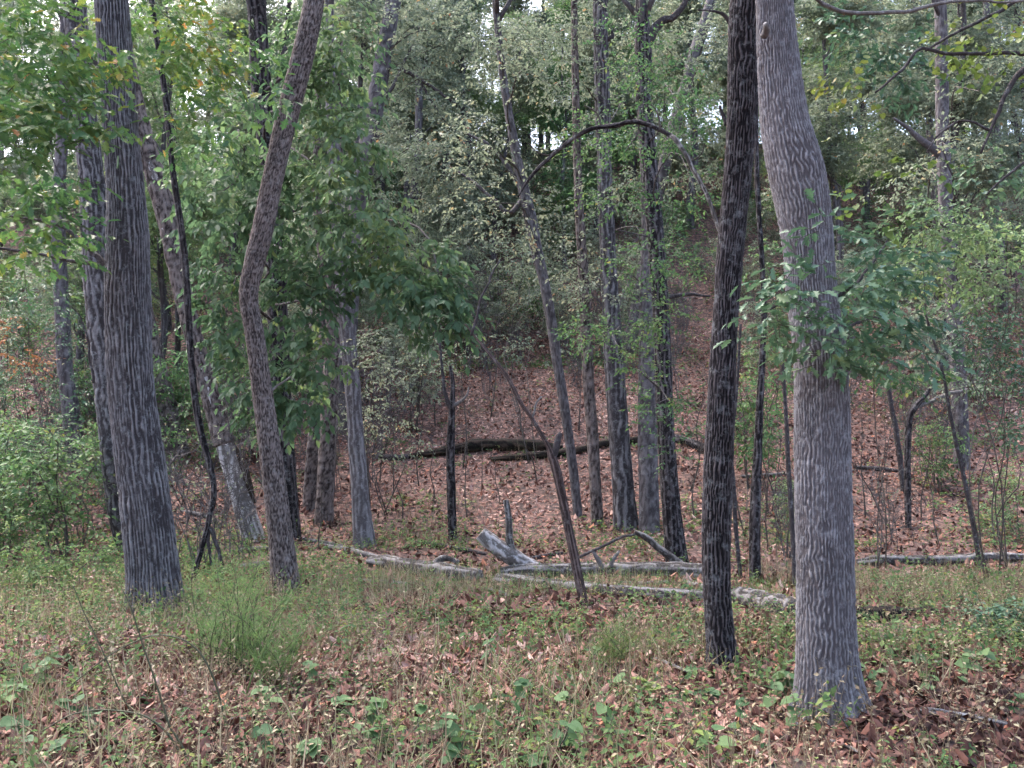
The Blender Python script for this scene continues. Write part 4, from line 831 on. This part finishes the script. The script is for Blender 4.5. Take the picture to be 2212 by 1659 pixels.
# ------------------------------------------------------------------ the leaf litter, grass and herbs
g = np.random.default_rng(51)
def scatter(n, y0, y1, power=1.0, half=.64):
    y = np.sqrt(g.uniform(0, 1, n) ** power * (y1 ** 2 - y0 ** 2) + y0 ** 2); x = g.uniform(-half, half, n) * y + g.uniform(-.4, .4, n)
    return x, y
def gnormal(x, y):
    e = .15; return unit(np.stack([-(hgt(x + e, y) - hgt(x - e, y)) / (2 * e), -(hgt(x, y + e) - hgt(x, y - e)) / (2 * e), np.ones_like(x)], -1))
def litter(n, y0, y1, tp, l0, l1, tilt, zmax, name, singles=0):
    x, y = scatter(n, y0, y1); k = vn(x * 1.3 + 8, y * 1.3, 1) * .6 + .4 * vn(x * 3.7, y * 3.7, 2) + g.uniform(-.15, .15, n) > (.33 if y0 < 5 else .22); x, y = x[k], y[k]; n = len(x); z = hgt(x, y) + g.uniform(.004, zmax, n) * g.uniform(.2, 1, n)
    a = g.uniform(0, 6.28, n); nr = unit(gnormal(x, y) + g.normal(0, tilt, (n, 3))); ax = np.stack([np.cos(a), np.sin(a), g.normal(0, .25, n)], -1)
    ax = unit(ax - (ax * nr).sum(1, keepdims=True) * nr); pos = np.stack([x, y, z], -1); L = l0 * .8 + (l1 * 1.15 - l0 * .8) * g.uniform(0, 1, n) ** 1.6
    rnd = np.clip(.62 * g.uniform(0, 1, n) + .38 * np.clip((vn(x * .8, y * .8, 4) - .5) * 1.8 + .5, 0, 1), 0, .93); rr = g.uniform(0, 1, n) < .02; rnd[rr] = .99
    if singles:
        px, py = to_px(pos); ins = (px > 0) & (px < 2212) & (py < 1655); o = np.argsort(np.where(ins, y / L - 60 * (z - hgt(x, y)), 1e9))[:singles]
        leaf_objects('fallen_leaf', tp, 'litter', ground, np.zeros(3), pos[o], ax[o], nr[o], L[o], rnd[o])
        m_ = np.ones(n, bool); m_[o] = False; pos, ax, nr, L, rnd = pos[m_], ax[m_], nr[m_], L[m_], rnd[m_]
    v, f, r2 = leaves(tp, pos, ax, nr, L, rnd); o = link(name, make_mesh(name, v, f, 'litter', r2))
    tag(o, None, None, None, 'stuff'); return o
o = litter(31000, 3.4, 9, 'curl2', .035, .085, .6, .06, 'leaf_litter', 300); tag(o, 'brown fallen leaves covering the near ground', 'leaf litter')
o = litter(9000, 3.4, 9, 'oak', .05, .10, .5, .05, 'leaf_litter'); tag(o, 'lobed brown oak leaves strewn over the near ground', 'leaf litter')
o = litter(80000, 9, 32, 'curl2', .05, .12, .6, .07, 'leaf_litter'); tag(o, 'red-brown fallen leaves covering the open slope', 'leaf litter')
o = litter(30000, 32, 62, 'diamond', .10, .18, .4, .06, 'leaf_litter'); tag(o, 'red-brown fallen leaves high on the far hillside', 'leaf litter')

def grass(n, y0, y1, l0, l1, mat, name, thr, lean=.5, width=1.0, seed=0, bend=.5):
    x, y = scatter(n, y0, y1); k = vn(x * .7 + seed, y * .7, 2) * .7 + .3 * vn(x * 2.3, y * 2.3, seed) > thr
    x, y = x[k], y[k]; n = len(x); z = hgt(x, y) - .01
    a = g.uniform(0, 6.28, n); le = np.abs(g.normal(0, lean, n)); ax = unit(np.stack([np.cos(a) * le, np.sin(a) * le, np.ones(n)], -1))
    nr = np.stack([np.cos(a), np.sin(a), np.full(n, .2)], -1); nr += g.normal(0, .3, (n, 3))
    v, f, r2 = leaves('blade', np.stack([x, y, z], -1), ax, nr, g.uniform(l0, l1, n), g.uniform(0, 1, n))
    o = link(name, make_mesh(name, v, f, mat, r2)); o['kind'] = 'stuff'; return o
tag(grass(34000, 3.4, 14, .10, .42, 'dry_grass', 'dry_grass', .50, 1.3, seed=3), 'thin tan dry grass over the near ground', 'grass')
tag(grass(26000, 3.6, 14, .08, .32, 'green_grass', 'green_grass', .56, 1.2, seed=9), 'thin green grass blades over the near ground', 'grass')
tag(grass(14000, 13, 26, .15, .42, 'dry_grass', 'dry_grass', .58, .5, seed=5), 'dry grass stems at the foot of the slope', 'grass')

def herbs(n, y0, y1, tp, nl, L, hmax, mat, name, thr, seed, keep=None):
    x, y = scatter(n, y0, y1); k = vn(x * .55 + seed, y * .55, 6) * .65 + .35 * vn(x * 1.9, y * 1.9, seed) > thr
    if keep is not None:
        px, py = to_px(np.stack([x, y, hgt(x, y)], -1)); k &= keep(px, py)
    x, y = x[k], y[k]; M = len(x); h = g.uniform(.25, 1, M) * hmax
    a = g.uniform(0, 6.28, (M, nl)); rad = g.uniform(.2, 1, (M, nl)) * (L * 1.3); zz = h[:, None] * g.uniform(.35, 1, (M, nl))
    pos = np.stack([x[:, None] + np.cos(a) * rad * .5, y[:, None] + np.sin(a) * rad * .5, hgt(x, y)[:, None] + zz], -1).reshape(-1, 3)
    ax = np.stack([np.cos(a), np.sin(a), g.normal(-.05, .3, (M, nl))], -1).reshape(-1, 3); N = len(pos)
    v, f, r2 = leaves(tp, pos, ax, np.array([0, 0, 1.]) + g.normal(0, .3, (N, 3)), L * g.uniform(.5, 1.3, N), np.clip(np.repeat(g.uniform(0, .85, M), nl) + g.uniform(0, .15, N), 0, 1))
    o = link(name, make_mesh(name, v, f, mat, r2)); o['kind'] = 'stuff'; return o
tag(herbs(3600, 3.5, 9, 'oval', 7, .036, .16, 'herb', 'ground_cover', .49, 1), 'small green herbs scattered over the near ground', 'ground cover')
tag(herbs(8000, 7, 16, 'diamond', 7, .05, .30, 'herb', 'ground_cover', .42, 4, lambda px, py: ~(((px > 780) & (px < 1760) & (py > 1195) & (py < 1345)) | ((px > 1830) & (py > 1195) & (py < 1265))) | (g.uniform(0, 1, px.shape) < .22)), 'green herbs around the fallen logs', 'ground cover')
tag(herbs(9000, 14, 30, 'diamond', 6, .085, .25, 'herb', 'ground_cover', .52, 8, lambda px, py: ~((px > 880) & (px < 1540) & (py > 800) & (py < 1080)) | (g.uniform(0, 1, px.shape) < .15)), 'low green herbs on the leaf slope', 'ground cover')
tag(herbs(16000, 28, 55, 'diamond', 6, .12, .5, 'herb', 'ground_cover', .45, 12), 'low green plants high on the far hillside', 'ground cover')

def weeds(n, y0, y1, L, h, nl, mat, thr, seed, label):
    x, y = scatter(n, y0, y1); k = vn(x * .6 + seed, y * .6, 3) * .6 + .4 * vn(x * 2.1, y * 2.1, seed) > thr; px, py = to_px(np.stack([x, y, hgt(x, y)], -1)); k &= ~(((px > 780) & (px < 1760) & (py > 1195) & (py < 1350)) | ((px > 1830) & (py > 1195) & (py < 1265))) | (g.uniform(0, 1, n) < .2)
    x, y = x[k], y[k]; M = len(x)
    C = np.stack([x, y, hgt(x, y) - .01], -1); D = np.stack([g.normal(0, .35, M), g.normal(0, .35, M), np.ones(M)], -1)
    pos, ax, nr, Ls, tw = spray_leaves(g, C, D, h, nl, L, .12, 1.2)
    rnd = np.clip(np.repeat(g.uniform(0, .8, M), nl) + g.uniform(0, .2, M * nl), 0, 1)
    v, f, r2 = leaves('diamond', pos, ax, nr, Ls, rnd); o = link('weeds', make_mesh('weeds', v, f, mat, r2)); tag(o, label, 'weeds', None, 'stuff')
    v, f = thin_tubes(tw, np.array([[1.2, 1, .6]]) * .0016 * np.ones((M, 1))); o = link('weed_stems', make_mesh('weed_stems', v, [f], 'dry_grass', np.full(len(v), .3))); tag(o, label.replace('weeds', 'weed stems'), 'weeds', None, 'stuff')
weeds(2500, 3.5, 10, .052, .24, 9, 'herb', .47, 2, 'straggly green weeds over the near ground')
weeds(3400, 3.5, 11, .032, .42, 9, 'dry_grass', .46, 7, 'straw-coloured dry weeds over the near ground')
weeds(2600, 9, 17, .055, .38, 9, 'herb', .45, 14, 'straggly green weeds around the fallen logs')

# leaves drifted against the tree feet
pp, rr_ = [], []
for key in ('A','A2','K','K2','M1','M2','C3','C4','C5','D','E','SN','PO'):
    T = TREES[key]; i = int(np.argmin(np.abs(T['path'][:, 2] - T['org'][2] - .05))); c, r0 = T['path'][i, :3], T['path'][i, 3]; n = 90
    a = g.uniform(0, 6.28, n); d = r0 * 1.12 + np.abs(g.normal(0, .09, n)); x, y = c[0] + np.cos(a) * d, c[1] + np.sin(a) * d
    pp.append(np.stack([x, y, hgt(x, y) + .005 + .11 * np.exp(-(d - r0) / .07) * g.uniform(.1, 1, n)], -1)); rr_.append(np.stack([np.cos(a), np.sin(a), np.full(n, .9)], -1))
pp, nn = np.vstack(pp), np.vstack(rr_); n = len(pp)
v, f, r2 = leaves('curl2', pp, g.normal(0, 1, (n, 3)) * [1, 1, .3], nn + g.normal(0, .4, (n, 3)), g.uniform(.04, .09, n), np.clip(g.uniform(0, .95, n), 0, .93))
tag(link('leaf_litter', make_mesh('leaf_litter', v, f, 'litter', r2)), 'brown leaves drifted against the tree feet', 'leaf litter', None, 'stuff')

# ------------------------------------------------------------------ seedlings, feathery plants, briars
def seedling(px, py, nl, L, tp, mat, h, desc, name='seedling'):
    b0 = hit(px, py); root = empty(name, b0); ns_ = max(1, nl // 4)
    pos, ax, nr = [], [], []
    for s in range(ns_):
        tip = np.array([g.normal(0, .09), g.normal(0, .09), h * g.uniform(.6, 1.1)]); q = limb_path(g, np.array([0, 0, -.02]), tip, .004, .002, .05, 6, .05)
        v, f, hh = tube(q, 5); link('stem', make_mesh('stem', v, f, 'bark_twig', hh, True), root)
        for k in range(int(math.ceil(nl / ns_))):
            i = min(5, 2 + k); p = q[i, :3]; a = g.uniform(0, 6.28); pos.append(p + b0); ax.append([math.cos(a), math.sin(a), g.normal(-.1, .25)]); nr.append(np.array([0, -.25, 1.]) + g.normal(0, .3, 3))
    n = len(pos); leaf_objects('leaf', tp, mat, root, b0, np.array(pos), np.array(ax), np.array(nr), L * g.uniform(.65, 1.25, n), np.clip(g.uniform(0, .6) + g.uniform(0, .4, n), 0, .99))
    later(root, desc, 'seedling', 'broad-leaved seedlings on the near ground', b0)
for px, py in ((60,1655),(30,1590),(190,1590),(225,1555),(90,1500),(150,1440),(640,1500),(600,1545),(735,1580),(770,1612),(805,1575),(845,1625),(905,1600),(955,1622),(1010,1585),(1105,1540),(1215,1640),(1335,1640),(1405,1530),(1455,1545),(1505,1510),(1585,1600),(1640,1625),(1705,1505),(1700,1600),(1660,1545),(2000,1505),(2065,1485),(640,1655),(700,1662),(1595,1660),(1480,1625),(560,1640),(1140,1650),(980,1660),(1240,1560),(2190,1540)):
    seedling(px, py, int(g.integers(6, 11)), g.uniform(.06, .095), 'round', 'seedling', g.uniform(.12, .26), 'broad round-leaved seedling')
for px, py in ((1200,1350),(1280,1440),(700,1420),(1000,1400),(1060,1440),(880,1480),(350,1330),(430,1320),(300,1300),(255,1330),(60,1340),(110,1380),(30,1420),(1880,1420),(1950,1400),(2050,1400),(2120,1450),(1900,1500),(1650,1340),(1690,1300),(1700,1240),(1760,1580),(1840,1600),(1420,1330),(1500,1300),(800,1320),(860,1300)):
    seedling(px, py, int(g.integers(6, 11)), g.uniform(.06, .09), 'oval', 'herb' if g.uniform() < .6 else 'seedling', g.uniform(.15, .32), 'small oval-leaved seedling')
for px, py in ((40,1555),(1450,1490),(330,1365),(1735,1465),(1960,1460)):
    seedling(px, py, 7, .11, 'oak', 'seedling', .22, 'lobed oak seedling', 'oak_seedling')

def feathery(label, px, py, h, nst, spread, mat='feather'):
    b0 = hit(px, py); root = empty('feathery_plant', b0); tag(root, label, 'plant'); L_ = []
    for s in range(nst):
        a = g.uniform(0, 6.28); tip = np.array([math.cos(a) * spread * g.uniform(.3, 1), math.sin(a) * spread * g.uniform(.3, 1) * .7, h * g.uniform(.35, 1.08)])
        q = limb_path(g, np.array([g.normal(0, .12), g.normal(0, .10), -.02]), tip, .004, .0012, .08, 14, .02); v, f, hh = tube(q, 5)
        link('stem', make_mesh('stem', v, f, 'cane', hh, True), root)
        m_ = 120; t = g.uniform(.18, 1, m_); p = np.stack([np.interp(t, np.linspace(0, 1, 14), q[:, k]) for k in range(3)], 1); b_ = g.uniform(0, 6.28, m_)
        d = np.stack([np.cos(b_), np.sin(b_), g.uniform(.3, 1.4, m_)], -1); p2 = p + unit(d) * (g.uniform(0, .17, m_) * (1.15 - t))[:, None]
        L_.append((p2, d, g.uniform(.03, .075, m_)))
    pos = np.vstack([q[0] for q in L_]); ax = np.vstack([q[1] for q in L_]); Ls = np.concatenate([q[2] for q in L_]); n = len(pos)
    v, f, r2 = leaves('needle', pos, ax, g.normal(0, 1, (n, 3)), Ls * 1.2, g.uniform(0, 1, n)); o = link('needle_leaves', make_mesh('needle_leaves', v, f, mat, r2), root); o['kind'] = 'stuff'
feathery('tall feathery bright green plant between the thick left oak and kinked tree', 505, 1470, .85, 30, .46)
feathery('feathery green plant low right of the tallest feathery plant', 600, 1490, .42, 14, .34)
feathery('small feathery plant in front of the leaning dead post', 1325, 1455, .36, 9, .2, 'green_grass')
feathery('wispy feathery plant at the left edge by the shrubs', 60, 1300, .6, 8, .25, 'green_grass')
feathery('wispy feathery plant left of the thick left oak foot', 150, 1290, .5, 8, .3, 'green_grass')

def cane(label, line, r=.0065, mat='cane'):
    b0 = hit(line[0][0], line[0][1]); Yd = b0[1]; rows = []
    for k, q in enumerate(line):
        p = P(q[0], q[1], Yd + (q[2] if len(q) > 2 else 0)); p[2] = max(p[2], float(hgt(p[0], p[1])) + .01); rows.append([*(p - b0), r * (1 - .6 * k / len(line))])
    rows[0][2] -= .03; path = spline(np.array(rows), 40); v, f, hh = tube(path, 7); o = link('briar_cane', make_mesh('briar_cane', v, f, mat, hh, True)); o.location = b0; tag(o, label, 'briar', 'briar canes at left')
cane('dark briar cane rising from the bottom edge toward the thick left oak', [(412,1655),(392,1610),(365,1565),(345,1500),(325,1440),(308,1392),(295,1350),(280,1305),(264,1272)])
cane('arched green briar cane looping left over the dry grass', [(492,1590),(482,1540),(468,1485),(446,1432),(420,1398),(385,1378),(335,1372),(288,1388),(230,1420),(160,1475)])
cane('low arched brown briar cane at the lower left', [(398,1640),(372,1598),(345,1568),(310,1546),(262,1536),(205,1534),(150,1546),(90,1580)])
cane('pale straight stalk slanting right beside the feathery plant', [(528,1510),(545,1460),(572,1400),(605,1330),(640,1275),(668,1240)], .006, 'green_grass')
cane('thin green briar stalk left of the feathery plant', [(300,1560),(262,1500),(232,1430),(205,1370),(180,1320),(158,1265)], .005)
cane('short upright briar stalk beside the seedlings at bottom centre', [(620,1640),(612,1600),(600,1570),(570,1540)], .004)
settle_labels()
print('objects', len(bpy.data.objects), 'tris', sum(sum(max(0, p - 2) for p in [0]) or len(m_.loops) - 2 * len(m_.polygons) for m_ in bpy.data.meshes))
